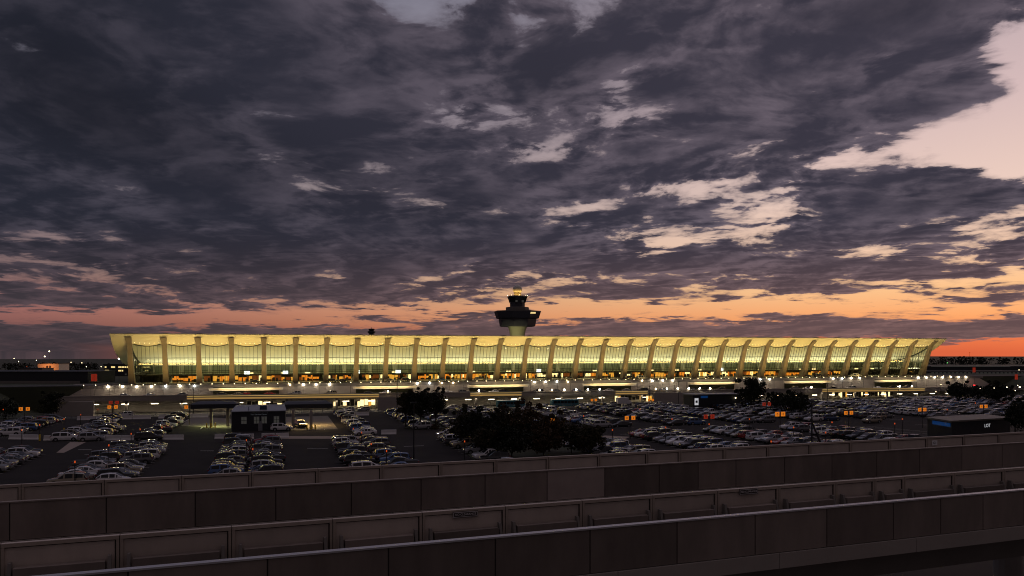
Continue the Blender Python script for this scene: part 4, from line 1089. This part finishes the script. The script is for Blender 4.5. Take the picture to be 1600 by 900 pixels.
# dark hut behind the round tree
a_, b_ = lot(1083, 640), lot(1147, 637); L = b_[0]-a_[0]
o = empty('kiosk_hut', F(a_[0], a_[1], .06), TH, 'dark low hut with white emblem sign, left of the round dark tree', 'hut')
zt3 = 17.5-(618-550)*at(1083, 640, 0).y/FPX
MB().box(0, L, 0, 6, 0, zt3).build('wall', M['darkwall'], o); MB().box(-.3, L+.3, -.3, 6.3, zt3+.003, zt3+.3).build('roof', M['greymetal'], o)
MB().box(.5, 1.8, -.06, -.01, zt3-3.0, zt3-.9).build('sign_panel', M['letters_w'], o); MB().box(.8, 1.5, -.09, -.062, zt3-2.3, zt3-1.6).build('emblem', M['dark'], o)
MB().box(2.6, 5.0, -.06, -.01, zt3-.9, zt3-.2).build('blue_band', M['bluesign'], o)
MB().ball((L-2, -.3, zt3-1.0), .18).build('wall_light', M['lamp_soft'], o)
# long low pavilion at right of the lower road
a_, b_ = s_of(1432, -70), s_of(1470, -70)
o = empty('bus_shelter', F(a_, -70, LOWZ), TH, 'pale flat-roofed shelter at the right end of the lower road', 'shelter')
MB().box(0, b_-a_, 0, 3.5, 3.2, 3.6).build('roof', M['white'], o); MB().box(.3, b_-a_-.3, 2.9, 3.0, .2, 3.1).build('glass_wall', M['darkglass'], o)
for k in range(5): x = .4+(b_-a_-.8)*k/4; MB().box(x-.08, x+.08, .3, .46, 0, 3.2).build('post', M['greymetal'], o)

# ---------------------------------------------------------------- row signs: pairs of glowing boards on a pole
def row_sign(px, py, z, label, half=.62, mat='orange', single=False, top=False, gap=1.02):
    p = at(px, py, z); s, w = invF(p.x, p.y); gz = ground_z(s, w)
    o = empty('row_sign', F(s, w, gz), TH, label, 'sign', 'lit row signs of the car park')
    MB().tube((0, 0, 0), (0, 0, z-gz+.7), .07).build('pole', M['dark'], o)
    for sx in ((-1,) if single else (-1, 1)):
        b = MB().box(sx*gap-half, sx*gap+half, -.08, .08, z-gz-half, z-gz+half).build('sign_board', M[mat], o)
        m = MB(); r0, r1 = half*.52, half*.30
        for k in range(10):
            a, c = 2*math.pi*k/10, 2*math.pi*(k+1)/10
            f = lambda r, q: (sx*gap+r*math.sin(q)*.75, -.09, z-gz+r*math.cos(q))
            m.quad(f(r0, a), f(r0, c), f(r1, c), f(r1, a))
        m.build('character', M['digit'], b)
    MB().box(-gap, gap, -.04, .04, z-gz-.05, z-gz+.05).build('arm', M['dark'], o)
SG = [(176, 636, 'beside the left end of the deck lamps'), (38, 639, 'at the far left edge of the car park'), (296, 636, 'left of the left toll canopy'), (857.5, 657, 'above the near tree cluster'), (984.5, 653, 'above the white SUV right of the tree cluster'),
      (1219, 647, 'right of the round dark tree, yellow and brightest'), (1326, 645, 'above the beige SUV with headlights'), (1441, 640, 'left of the black hut'), (1537, 635, 'near the right edge above the black hut'), (1017, 625, 'before the grey wall of the lower road'), (928, 625, 'right of the teal buses')]
for i, (px, py, w) in enumerate(SG): row_sign(px, py, 4.3 if i < 9 else 1.2, 'pair of glowing orange row signs %s' % w, .39 if i != 5 else .48, gap=.72)
for px, py, w in ((1108, 651, 'behind the white pickup'), (1198, 631.5, 'just right of the round dark tree'), (178, 629, 'topmost beside the left end of the deck')): row_sign(px, py, 4.6, 'pair of dim red row signs %s' % w, .42, 'redsign', gap=.75)
for px, py, D, w in ((147, 590, 285, 'left of the globe lamps'), (1522, 578, 430, 'below the right tree line'), (1588, 589, 400, 'at the right edge of the picture')):
    p = atD(px, py, D); s, w_ = invF(p.x, p.y); gz = min(ground_z(s, w_), p.z-3)
    o = empty('road_sign', (p.x, p.y, gz), TH, 'dim red double road sign %s' % w, 'sign', 'dim red road signs')
    MB().box(-.95, -.05, -.06, .06, p.z-gz-1.3, p.z-gz+1.3).box(.05, .95, -.06, .06, p.z-gz-1.3, p.z-gz+1.3).build('board', M['redsign'], o)
    MB().tube((0, .1, 0), (0, .1, p.z-gz+1.3), .09).build('pole', M['dark'], o)

# ---------------------------------------------------------------- posts and lamp masts
MK = [(5, 640), (34, 672), (62, 664), (100, 655), (126, 648), (153, 640), (219, 671), (205, 678), (253, 668), (117, 722), (170, 696), (552, 670), (565, 676), (395, 702), (385, 688), (604, 705), (726, 690), (580, 694), (957, 672), (1108, 663), (1171, 655), (1000, 640), (1050, 655), (1240, 668), (1300, 660), (1410, 655), (1480, 640), (912, 650), (1040, 668), (1205, 690), (1290, 676), (1350, 690), (1398, 662), (1524, 630)]
me_pole = MB().tube((0, 0, 0), (0, 0, 3.4), .075, .06, 6).mesh('pole', [M['dark']])
me_or = MB().box(-.07, .07, -.07, .07, 3.12, 3.4).mesh('light_head', [M['orange_light']])
me_sl = MB().tube((0, 0, .1), (0, 0, 1.4), .16, .16, 8).mesh('sleeve', [M['yellow']])
for i, (px, py) in enumerate(MK):
    p = at(px, py, 3.3); s, w = invF(p.x, p.y)
    where = 'left of tree cluster' if px < 700 else 'right of tree cluster'
    o = empty('marker_post', F(s, w, .06), TH, 'thin post with small orange light, %s from left of those %s' % (NUMW[i] if 0 else (NUMW[sorted(q[0] for q in MK if (q[0] < 700) == (px < 700)).index(px)]), where), 'post', 'marker posts in the car park')
    link('pole', me_pole, o); link('light_head', me_or, o)
    if i in (2, 3, 15, 17, 18): link('sleeve', me_sl, o)
def mast(px, py_top, D, label, r=.11, arm=0, lampm=None):
    p = atD(px, py_top, D); s, w = invF(p.x, p.y); gz = ground_z(s, w)
    o = empty('lamp_mast', (p.x, p.y, gz), TH, label, 'lamp post', None); H_ = p.z-gz
    MB().tube((0, 0, 0), (0, 0, H_), r*1.3, r*.8, 8).build('pole', M['dark'], o)
    for sx in ((-1, 1) if arm else ()):
        MB().tube((0, 0, H_-.2), (sx*arm, 0, H_), .05).build('arm', M['dark'], o)
        MB().box(sx*arm-.4, sx*arm+.4, -.18, .18, H_-.05, H_+.1).build('lamp_head', M[lampm or 'dark'], o)
    if not arm: MB().box(-.5, .5, -.25, .25, H_, H_+.18).build('lamp_head', M[lampm or 'dark'], o)
mast(646.5, 630, 127, 'tall thin dark lamp post left of the tree cluster', .10)
mast(620.5, 590, 262, 'tall pale lamp post before the grey lower-road wall', .14)
mast(1268.5, 628, 145, 'dark camera mast with slanting boom among the right cars', .13)
q = atD(1268.5, 660, 145); e = atD(1286, 697, 145)
bm = [o for o in COL.objects if o.name == 'lamp_mast.002'][0]
MB().tube((0, -.1, q.z-bm.location.z), (e.x-q.x, -.1, e.z-bm.location.z), .14, .2).build('boom', M['dark'], bm)
mast(1015, 604, 300, 'thin lamp post before the globe lamps, left of the grey wall', .1)
mast(1060, 597, 300, 'thin pale lamp post at the grey wall of the right lower road', .1)
mast(302, 600, 262, 'thin lamp post by the left lit opening', .1)
mast(1293, 600, 330, 'thin lamp post before the sixth lit opening', .1)
mast(1404, 604, 330, 'thin lamp post carrying a lit lamp near the seventh opening', .1, lampm='lamp_soft')
# lights far away on both sides
FARL = [(43, 592, 320, 'lamp', 1), (77, 549, 620, 'lamp_soft', 1), (70, 557, 620, 'lamp_soft', 1), (22, 560, 700, 'lamp_soft', 0), (29, 565, 700, 'lamp_soft', 0), (57, 563, 800, 'lamp_soft', 0), (111, 566, 800, 'lamp_soft', 0), (128, 567, 800, 'lamp_soft', 0), (135, 573, 600, 'lamp_soft', 0), (158, 573, 600, 'lamp_soft', 0), (115, 580, 420, 'lamp_soft', 0), (42, 573, 600, 'orange_light', 0), (186, 560.5, 330, 'lamp', 1),
        (1515, 551, 700, 'orange_light', 1), (1480, 567, 600, 'green_light', 0), (1570, 594, 420, 'lamp_soft', 0), (1533, 587, 430, 'lamp_soft', 0), (1550, 590, 430, 'orange_light', 0), (1592, 578, 500, 'lamp_soft', 0),
        (1483, 607, 380, 'fluor', 1), (1510, 607, 380, 'fluor', 1), (1532, 606.5, 385, 'fluor', 1), (1553, 606, 385, 'fluor', 1), (1573, 605.5, 390, 'fluor', 1), (1593, 605, 390, 'fluor', 1), (1552, 602, 400, 'lamp_soft', 0), (1590, 602, 400, 'lamp_soft', 0), (1498, 609, 360, 'lamp_soft', 0), (1586, 610, 360, 'lamp_soft', 0), (1470, 601, 380, 'lamp_soft', 0), (1462, 612, 340, 'lamp_soft', 0), (1565, 612, 350, 'lamp_soft', 0)]
for i, (px, py, D, mt, bigl) in enumerate(FARL):
    p = atD(px, py, D); s, w = invF(p.x, p.y); gz = min(ground_z(s, w), p.z-2)
    side = 'left' if px < 400 else 'right'
    ot = sorted(q[0] for q in FARL if (q[0] < 400) == (px < 400))
    o = empty('street_lamp', (p.x, p.y, gz), TH, 'distant lit lamp on a pole, %s from left, far %s of the terminal' % (NUMW[ot.index(px)], side), 'lamp', 'distant lamps %s of the terminal' % side)
    MB().tube((0, 0, 0), (0, 0, p.z-gz), .07).build('pole', M['dark'], o)
    MB().ball((0, -.1, p.z-gz), D/FPX*(1.0 if bigl else .5), 0, 8, 5).build('lamp_head', M[mt], o)

# ---------------------------------------------------------------- trees
LEAF = {}
def leafmat(name, c):
    m = bpy.data.materials.new(name); m.use_nodes = True; t = m.node_tree; b = t.nodes['Principled BSDF']
    tc = t.nodes.new('ShaderNodeTexCoord')
    col = ramp(t, noise(t, tc.outputs['Object'], 1.1, 3, .6).outputs['Fac'], [(.3, c[0]), (.52, c[1]), (.72, c[2])])
    t.links.new(col, b.inputs['Base Color']); b.inputs['Roughness'].default_value = .75
    b.inputs['Specular IOR Level'].default_value = .25
    return m
M['leaf'] = leafmat('leaf_green', ((38, 40, 24), (56, 52, 32), (72, 54, 36)))
M['leaf_rust'] = leafmat('leaf_rust', ((44, 36, 24), (64, 48, 28), (82, 58, 32)))
M['leaf_dark'] = leafmat('leaf_dark', ((24, 28, 20), (34, 38, 24), (44, 42, 28)))
def leaves(mb, rng, clumps, n, size):
    for c, r in clumps:
        for k in range(n):
            while True:
                d = Vector((rng.uniform(-1, 1), rng.uniform(-1, 1), rng.uniform(-1, 1)))
                if .15 < d.length < 1: break
            d = d*(d.length**-.35)
            p = c+Vector((d.x*r, d.y*r, d.z*r*.78))
            a = Vector((rng.gauss(0, 1), rng.gauss(0, 1), rng.gauss(0, .7))).normalized(); b = a.orthogonal().normalized()
            b = (Matrix.Rotation(rng.uniform(0, 6.3), 3, a) @ b); e = a.cross(b)
            sz = size*rng.uniform(.6, 1.3)
            mb.add([p-b*sz-e*sz*.2, p+e*sz*.6, p+b*sz, p-e*sz*.6], ((0, 1, 2, 3),))
def tree(p, H, rad_, label, seed, mat='leaf', group='car park trees', n=46, size=.26, name='shade_tree', cl=26, low=.30):
    rng = random.Random(seed)
    o = empty(name, p, rng.uniform(0, 6), label, 'tree', group)
    tk = MB(); th = H*low
    tk.tube((0, 0, -.1), (.05, .03, th), H*.026, H*.018, 8)
    cls = []
    for k in range(cl):
        while True:
            d = Vector((rng.uniform(-1, 1), rng.uniform(-1, 1), rng.uniform(-1, 1)))
            if d.length < 1: break
        zc = H*(.5+low*.5)
        c = Vector((d.x*rad_*.80, d.y*rad_*.80, zc + d.z*(H*(1-low)*.5-rad_*.22)))
        if c.z > zc: c.x *= 1-.35*(c.z-zc)/(H-zc); c.y *= 1-.35*(c.z-zc)/(H-zc)
        cls.append((c, rad_*rng.uniform(.30, .50)))
        if k % 3 == 0:
            mid = Vector((c.x*.3, c.y*.3, th+(c.z-th)*.5))
            tk.tube((.03, .02, th*.92), mid, H*.013, H*.009, 6); tk.tube(mid, c, H*.009, H*.003, 5)
    for k in range(cl//3):                                           # stray sprays that break the outline
        a = rng.uniform(0, 6.3); h = rng.uniform(.35, 1.04)
        rr = rad_*rng.uniform(.85, 1.12)*(1.15-.45*h)
        cls.append((Vector((rr*math.cos(a), rr*math.sin(a), H*h)), rad_*rng.uniform(.10, .2)))
    tk.build('trunk', M['trunk'], o, smooth=40)
    lv = MB(); leaves(lv, rng, cls, n, size); lv.build('crown', M[mat], o)
    return o
TR = [(634, 669, 8.6, 2.3), (657, 671, 9.2, 2.9), (681, 668, 8.8, 2.8)]
for i, (px, py, H_, r_) in enumerate(TR): tree(at(px, py, 0), H_, r_, '%s of the three small dark trees before the lower-road wall' % ['left', 'middle', 'right'][i], 100+i, 'leaf_dark' if i else 'leaf', 'three small trees', 90, .24, cl=30, low=.28)
CL = [(726, 698, 7.4, 3.1), (752, 706, 7.6, 3.5), (786, 700, 7.8, 3.9), (822, 702, 8.2, 4.0), (858, 708, 6.8, 3.6), (893, 710, 5.4, 3.2), (922, 712, 4.9, 2.7), (800, 718, 5.6, 3.4), (765, 716, 5.4, 3.2), (850, 716, 5.2, 3.2)]
for i, (px, py, H_, r_) in enumerate(CL): tree(at(px, py, 0), H_, r_, 'dark autumn tree of the near cluster, %s' % ['leftmost', 'second from left', 'third from left', 'tallest, in the middle', 'right of the tallest', 'third from right', 'rightmost', 'lowest, in front of the middle', 'low, in front left', 'low, in front right'][i], 200+i, ['leaf', 'leaf_dark', 'leaf', 'leaf_rust', 'leaf_rust', 'leaf', 'leaf', 'leaf_dark', 'leaf', 'leaf_rust'][i], 'near tree cluster', 78, .23, cl=30, low=.18)
tree(at(1172, 641, 0), 9.8, 4.9, 'large round dark tree right of the dark hut, among the cars', 301, 'leaf_dark', None, 120, .3, low=.10)
tree(at(1240, 650, 0), 6.6, 4.6, 'low wide dark tree right of the large round one', 302, 'leaf_dark', None, 100, .28, low=.12)
tree(at(1213, 643, 0), 6.0, 3.2, 'small dark tree between the large round one and the low wide one', 303, 'leaf_dark', None, 44, .28, low=.2)
tree(at(1497, 632, 0), 7.8, 4.0, 'round dark tree before the right end of the deck', 304, 'leaf_dark', None, 90, .3, low=.15)
tree(at(1560, 632, 0), 7.6, 4.6, 'dark tree left of the right edge, behind the far cars', 305, 'leaf_dark', None, 90, .3, low=.15)
tree(at(1530, 630, 0), 6.4, 3.4, 'small dark tree behind the far cars, between two larger ones', 310, 'leaf_dark', None, 44, .3, low=.2)
tree(at(1606, 690, 0), 9.0, 4.2, 'tall black tree cut by the right picture edge', 306, 'leaf_dark', None, 70, .24, low=.15)
tree(at(1586, 676, 0), 7.0, 2.6, 'smaller black tree beside the black hut at right', 307, 'leaf_dark', None, 60, .24, low=.15)
p = atD(80, 645, 268); s, w = invF(p.x, p.y); p.z = ground_z(s, w)
tree(p, 9.0, 4.4, 'round dark tree at left below the grassy bank', 308, 'leaf_dark', None, 60, .3, low=.15)
p = atD(8, 640, 262); s, w = invF(p.x, p.y); p.z = ground_z(s, w)
tree(p, 6.5, 4.4, 'dark bushy tree at the far left edge below the bank', 309, 'leaf_dark', None, 55, .3, low=.1)
def shrub(px, py, r, label, seed, mat):
    rng = random.Random(seed); p = at(px, py, 0)
    o = empty('shrub', p, 0, label, 'shrub', 'low shrubs by the trees'); lv = MB()
    leaves(lv, rng, [(Vector((rng.uniform(-.8, .8)*r, rng.uniform(-.5, .5)*r, r*.5)), r*.6) for _ in range(5)], 60, .16); lv.build('foliage', M[mat], o)
    m = MB()
    for k in range(4): m.tube((rng.uniform(-.2, .2), rng.uniform(-.2, .2), 0), (rng.uniform(-.6, .6)*r, rng.uniform(-.4, .4)*r, r*.7), .03, .01, 5)
    m.build('stems', M['trunk'], o)
for i, (px, py, r, lab) in enumerate(((646, 664, 1.1, 'rust shrub under the left small tree'), (662, 668, 1.3, 'rust shrub under the middle small tree'), (676, 671, 1.4, 'rust shrub at the near corner of the small tree bed'), (692, 665, 1.1, 'rust shrub under the right small tree'), (740, 700, 1.1, 'rust shrub left below the tree cluster'), (728, 694, 1.0, 'rust shrub at the left tip of the tree cluster'), (950, 712, 1.0, 'low shrub right below the tree cluster'))):
    shrub(px, py, r, lab, 400+i, 'leaf_rust')
# far woodland: one mass along the horizon
rng = random.Random(77); lv = MB()
for k in range(620):
    x = rng.uniform(-1150, 1250); D = rng.uniform(1150, 1420)
    px = 800+FPX*x/D
    py_t = 566.5 - 9*sstep(300, 1300, px) + rng.uniform(-1.0, 2.2)
    zt_ = CAMZ-(py_t-HORIZON)*D/FPX
    c = Vector((x, D, zt_-4)); r = rng.uniform(4, 7)
    for j in range(34):
        d = Vector((rng.gauss(0, .5), rng.gauss(0, .5), rng.uniform(-3.0, .55)))
        p = c+d*r; sz = rng.uniform(.9, 2.0)
        a = Vector((rng.gauss(0, 1), rng.gauss(0, 1), rng.gauss(0, 1))).normalized(); b = a.orthogonal().normalized(); e = a.cross(b)
        lv.add([p-b*sz, p+e*sz, p+b*sz, p-e*sz], ((0, 1, 2, 3),))
tag(lv.build('woodland', M['leaf_dark']), 'dark band of far woodland along the horizon', 'woodland', kind='stuff')

# ---------------------------------------------------------------- buildings left and right of the terminal
def block(name, px0, px1, pyt, pyb, D, depth, mat, label, cat='building', group=None):
    a, b = atD(px0, pyb, D), atD(px1, pyb, D); L = b.x-a.x; H_ = (pyb-pyt)*D/FPX
    o = empty(name, a, 0, label, cat, group)
    MB().box(0, L, 0, depth, -6, H_).build('wall', M[mat], o)
    MB().box(-.3, L+.3, -.3, depth+.3, H_+.003, H_+.4).build('roof', M['dark'], o)
    return o, L, H_
o, L, H_ = block('hangar', -60, 137, 582, 603, 318, 22, 'darkwall', 'long low dark building with pale base wall at the far left')
MB().box(0, L-3, -.12, -.01, .2, 2.0).build('base_wall', M['concrete_dark'], o)
o, L, H_ = block('hangar', 59, 92, 568.5, 577.5, 600, 14, 'soffit', 'small hangar front lit orange, with two dark round openings, at far left')
for fx in (.45, .58): MB().tube((L*fx, -.3, H_*.5), (L*fx, -.05, H_*.5), .8, .8, 12).build('opening', M['dark'], o)
L_ = bpy.data.lights.new('hangar_flood', 'AREA'); L_.size = 2; L_.energy = 900; L_.color = (1, .30, .08)
ob = bpy.data.objects.new('hangar_flood', L_); COL.objects.link(ob); ob.location = o.location+Vector((L*.5, -9, 1)); ob.rotation_euler = (rad(95), 0, 0)
o, L, H_ = block('hangar', 28, 66, 576, 581, 560, 14, 'concrete_dark', 'low brown shed in front of the orange lit hangar')
o, L, H_ = block('concourse', 162, 330, 570, 590, 420, 16, 'darkwall', 'low concourse with rows of lit windows behind the left end of the terminal')
for r in range(3):
    m = MB(); x = .6
    while x < L-1.5:
        wd = RS.uniform(.6, 2.4)
        if RS.random() < (.8, .5, .3)[r]: m.box(x, x+wd, -.08, -.01, H_-1.6-r*1.9, H_-.8-r*1.9)
        x += wd+.3
    m.build('window_row', M[('win_warm', 'win_warm', 'win_dim')[r]], o)
o, L, H_ = block('hangar', 1440, 1640, 573, 586, 520, 20, 'darkwall', 'long dark building right of the terminal with pale roof edge')
MB().box(6, L-26, -.5, -.32, H_-.1, H_+.3).build('roof_edge', M['win_dim'], o)
o, L, H_ = block('concourse', 1450, 1640, 581, 590, 470, 12, 'darkwall', 'low building with a row of dim windows right of the terminal')
m = MB(); x = 2
while x < L-2: m.box(x, x+1.5, -.08, -.01, H_-1.0, H_-.3); x += 2.4
m.build('window_row', M['win_dim'], o)
# ---------------------------------------------------------------- foreground: two elevated guideways
PHI = rad(21.2); CP, SP = math.cos(PHI), math.sin(PHI)
def G(u, v, z, D0):      # u along, v across (away)
    return Vector((u*CP-v*SP, D0+u*SP+v*CP, z))
def u_of(px, D0):
    k = (px-800)/FPX
    return k*D0/(CP-k*SP)
ZT = 11.2
JA = [-130, 33, 163, 284, 393, 497, 597, 689, 775, 857, 937, 1012, 1063, 1133, 1201, 1267, 1330, 1391, 1449, 1507, 1562, 1614, 1665]
JB = [-140, 15, 166, 305, 431, 549, 658, 758, 855, 945, 1030, 1091, 1150, 1226, 1300, 1370, 1437, 1503, 1566, 1627, 1690]
JC = [-190, 0, 187, 362, 520, 660, 790, 910, 1020, 1121, 1217, 1306, 1367, 1413, 1491, 1569, 1640, 1700]
JD = [-40, 200, 418, 607, 774, 922, 1058, 1180, 1292, 1396, 1470, 1536, 1600, 1665, 1730]
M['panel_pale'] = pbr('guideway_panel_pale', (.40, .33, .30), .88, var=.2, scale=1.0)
gm = [M['panel'], M['panel_in'], M['frame'], M['joint'], M['concrete_dark'], M['coping'], M['panel_pale']]
def guideway(Din, Dout, jin, jout, label, brackets):
    """Din: far parapet (its inner face is seen), Dout: near parapet (outer face is seen)"""
    o = empty('elevated_guideway', (0, Dout, ZT-2.4), PHI, label, 'guideway', 'elevated guideways in the foreground')
    off = (Din-Dout)*CP; sh = (Din-Dout)*SP           # in the frame of the near parapet
    zb = -1.62+2.4; zt_ = 2.4
    # near parapet, outer face towards the camera
    more = lambda l: [l[0]-3.4*k for k in range(9, 0, -1)] + l + [l[-1]+3.4*k for k in range(1, 16)]
    jo, ji = more([u_of(q, Dout) for q in jout]), more([u_of(q, Din)+sh for q in jin])
    for a, b in zip(jo, jo[1:]):
        ua, ub = a+.025, b-.025
        pale = (not brackets) and abs(a-u_of(855, Dout)) < .01
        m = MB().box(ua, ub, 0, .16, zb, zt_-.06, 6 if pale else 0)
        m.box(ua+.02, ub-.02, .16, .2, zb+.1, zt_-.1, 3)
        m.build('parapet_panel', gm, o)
    U0, U1 = jo[0], jo[-1]
    MB().box(U0, U1, .03, .20, zb, zt_-.08, 3).build('joint_backing', gm[3], o)
    MB().box(U0, U1, -.04, .24, zt_-.055, zt_+.0, 0).build('coping_rail', [M['coping'] if brackets else M['panel']], o)
    x = U0; m = MB()
    while x < U1:
        e = min(x+7.2, U1); m.box(x+.012, e-.012, -.10, .5, zb-.62, zb-.03); x = e
    m.build('edge_girder', M['concrete'], o)
    MB().box(U0+.2, U1-.2, .05, off-.1, zb-.30, zb-.05).build('deck_slab', M['concrete_dark'], o)
    MB().hexa([(U0, off*.32, zb-2.0), (U1, off*.32, zb-2.0), (U1, off*.68, zb-2.0), (U0, off*.68, zb-2.0), (U0, off*.2, zb-.31), (U1, off*.2, zb-.31), (U1, off*.8, zb-.31), (U0, off*.8, zb-.31)]).build('box_girder', M['concrete_dark'], o)
    for y in (off*.5-.75, off*.5+.75): MB().box(U0, U1, y-.04, y+.04, zb-.048, zb+.16).build('rail', M['dark'], o)
    x = -64
    while x < 110:
        MB().lathe([(.95, -(ZT-2.4)), (.9, zb-3.2), (1.5, zb-2.3), (1.6, zb-2.003)], 14, 0, (x, off*.5, 0)).build('pier', M['concrete_dark'], o); x += 26
    # far parapet, framed inner face
    for ua, ub in zip(ji, ji[1:]):
        m = MB(); y = off
        fr = .11
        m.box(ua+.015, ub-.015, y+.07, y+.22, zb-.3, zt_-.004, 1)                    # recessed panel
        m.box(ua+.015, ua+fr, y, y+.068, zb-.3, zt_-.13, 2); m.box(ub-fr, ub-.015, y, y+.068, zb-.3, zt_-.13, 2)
        m.box(ua+.015, ub-.015, y-.01, y+.068, zt_-.128, zt_-.002, 2)
        m.box(ua+.13, ub-.13, y+.052, y+.068, zt_-.165, zt_-.131, 3)                   # dark strip under the top rail
        m.box(ub-fr-.045, ub-fr-.003, y+.05, y+.068, zb, zt_-.17, 3)
        m.box(ua-.015, ua+.013, y+.02, y+.2, zb-.3, zt_-.02, 3)
        p = m.build('parapet_panel', gm, o)
        if brackets:
            MB().box(ua+.42, ub-.42, y-.34, y-.003, zb-.2, zb+.84).build('cable_trough', M['panel'], o)
            for q, sx in ((ua+.30, 1), (ub-.30, -1)):
                MB().hexa([(q-.07, y-.5, zb-.2), (q+.07, y-.5, zb-.2), (q+.07, y-.002, zb-.2), (q-.07, y-.002, zb-.2), (q-.05, y-.2, zb+1.0), (q+.05, y-.2, zb+1.0), (q+.05, y-.002, zb+1.0), (q-.05, y-.002, zb+1.0)]).build('bracket', M['concrete_dark'], o)
    return o
g1 = guideway(47.0, 41.7, JA, JB, 'far concrete guideway with pale framed inner panels along its far parapet', False)
g2 = guideway(32.6, 27.4, JC, JD, 'near concrete guideway with light metal rail along its near parapet', True)
M['signwhite'] = pbr('sign_white', (.85, .84, .84), .5)
def wall_sign(px, py, D0, w, h, label, name, txt, size, dark=True):
    u = u_of(px, D0); p = G(u, -.03, 0, D0); z = CAMZ-(py-HORIZON)*p.y/FPX
    o = empty(name, (p.x, p.y, z), PHI, label, 'sign')
    MB().box(-w/2, w/2, 0, .02, -h/2, h/2).build('plate', M['joint'] if dark else M['signwhite'], o)
    if dark:
        m = MB(); e = .02
        m.box(-w/2+e, w/2-e, -.004, -.001, -h/2+e, h/2-e, 0); m.build('border', M['signgrey'], o)
        m = MB(); m.box(-w/2+e*2, w/2-e*2, -.008, -.005, -h/2+e*2, h/2-e*2, 0); m.build('field', M['joint'], o)
    text(txt, size, M['signgrey'] if dark else M['joint'], o, (0, -.014, 0), (math.pi/2, 0, 0), ext=.002)
M['signgrey'] = pbr('sign_grey', (.70, .66, .66), .6)
wall_sign(727, 803.5, 32.6, 1.05, .24, 'small NO CLEARANCE sign on the left half of the near guideway wall', 'warning_sign', 'NO CLEARANCE', .118)
wall_sign(1169.5, 768, 32.6, 1.05, .26, 'small NO CLEARANCE sign on the right half of the near guideway wall', 'warning_sign', 'NO CLEARANCE', .118)
wall_sign(1460, 692, 47.0, .52, .36, 'small white sign reading G1 on the far parapet at right', 'marker_sign', 'G1', .26, False)

# ---------------------------------------------------------------- light, camera, render settings
make_sky()
sun = bpy.data.lights.new('sun', 'SUN'); sun.energy = .12; sun.angle = rad(2); sun.color = (1, .62, .38)
so = bpy.data.objects.new('sun', sun); COL.objects.link(so); so.location = (200, 300, 200)
el_ = rad(2.0)
sd = Vector((math.sin(SUN_AZ)*math.cos(el_), math.cos(SUN_AZ)*math.cos(el_), math.sin(el_)))
so.rotation_euler = sd.to_track_quat('Z', 'Y').to_euler()
cam = bpy.data.cameras.new('camera'); co = bpy.data.objects.new('camera', cam); COL.objects.link(co)
co.location = (0, 0, CAMZ); co.rotation_euler = (math.pi/2, 0, 0)
cam.sensor_width = 36; cam.lens = FPX/1600*36; cam.shift_y = (HORIZON-450)/1600
cam.clip_start = .5; cam.clip_end = 20000
SC.camera = co
SC.render.engine = 'CYCLES'
SC.view_settings.view_transform = 'Standard'; SC.view_settings.look = 'None'
SC.view_settings.exposure = 0; SC.view_settings.gamma = 1
SC.cycles.use_denoising = True
SC.cycles.max_bounces = 6; SC.cycles.diffuse_bounces = 3; SC.cycles.transparent_max_bounces = 12
SC.cycles.sample_clamp_indirect = 4
SC.cycles.use_light_tree = True
SC.cycles.pixel_filter_type = 'BLACKMAN_HARRIS'; SC.cycles.filter_width = 1.05
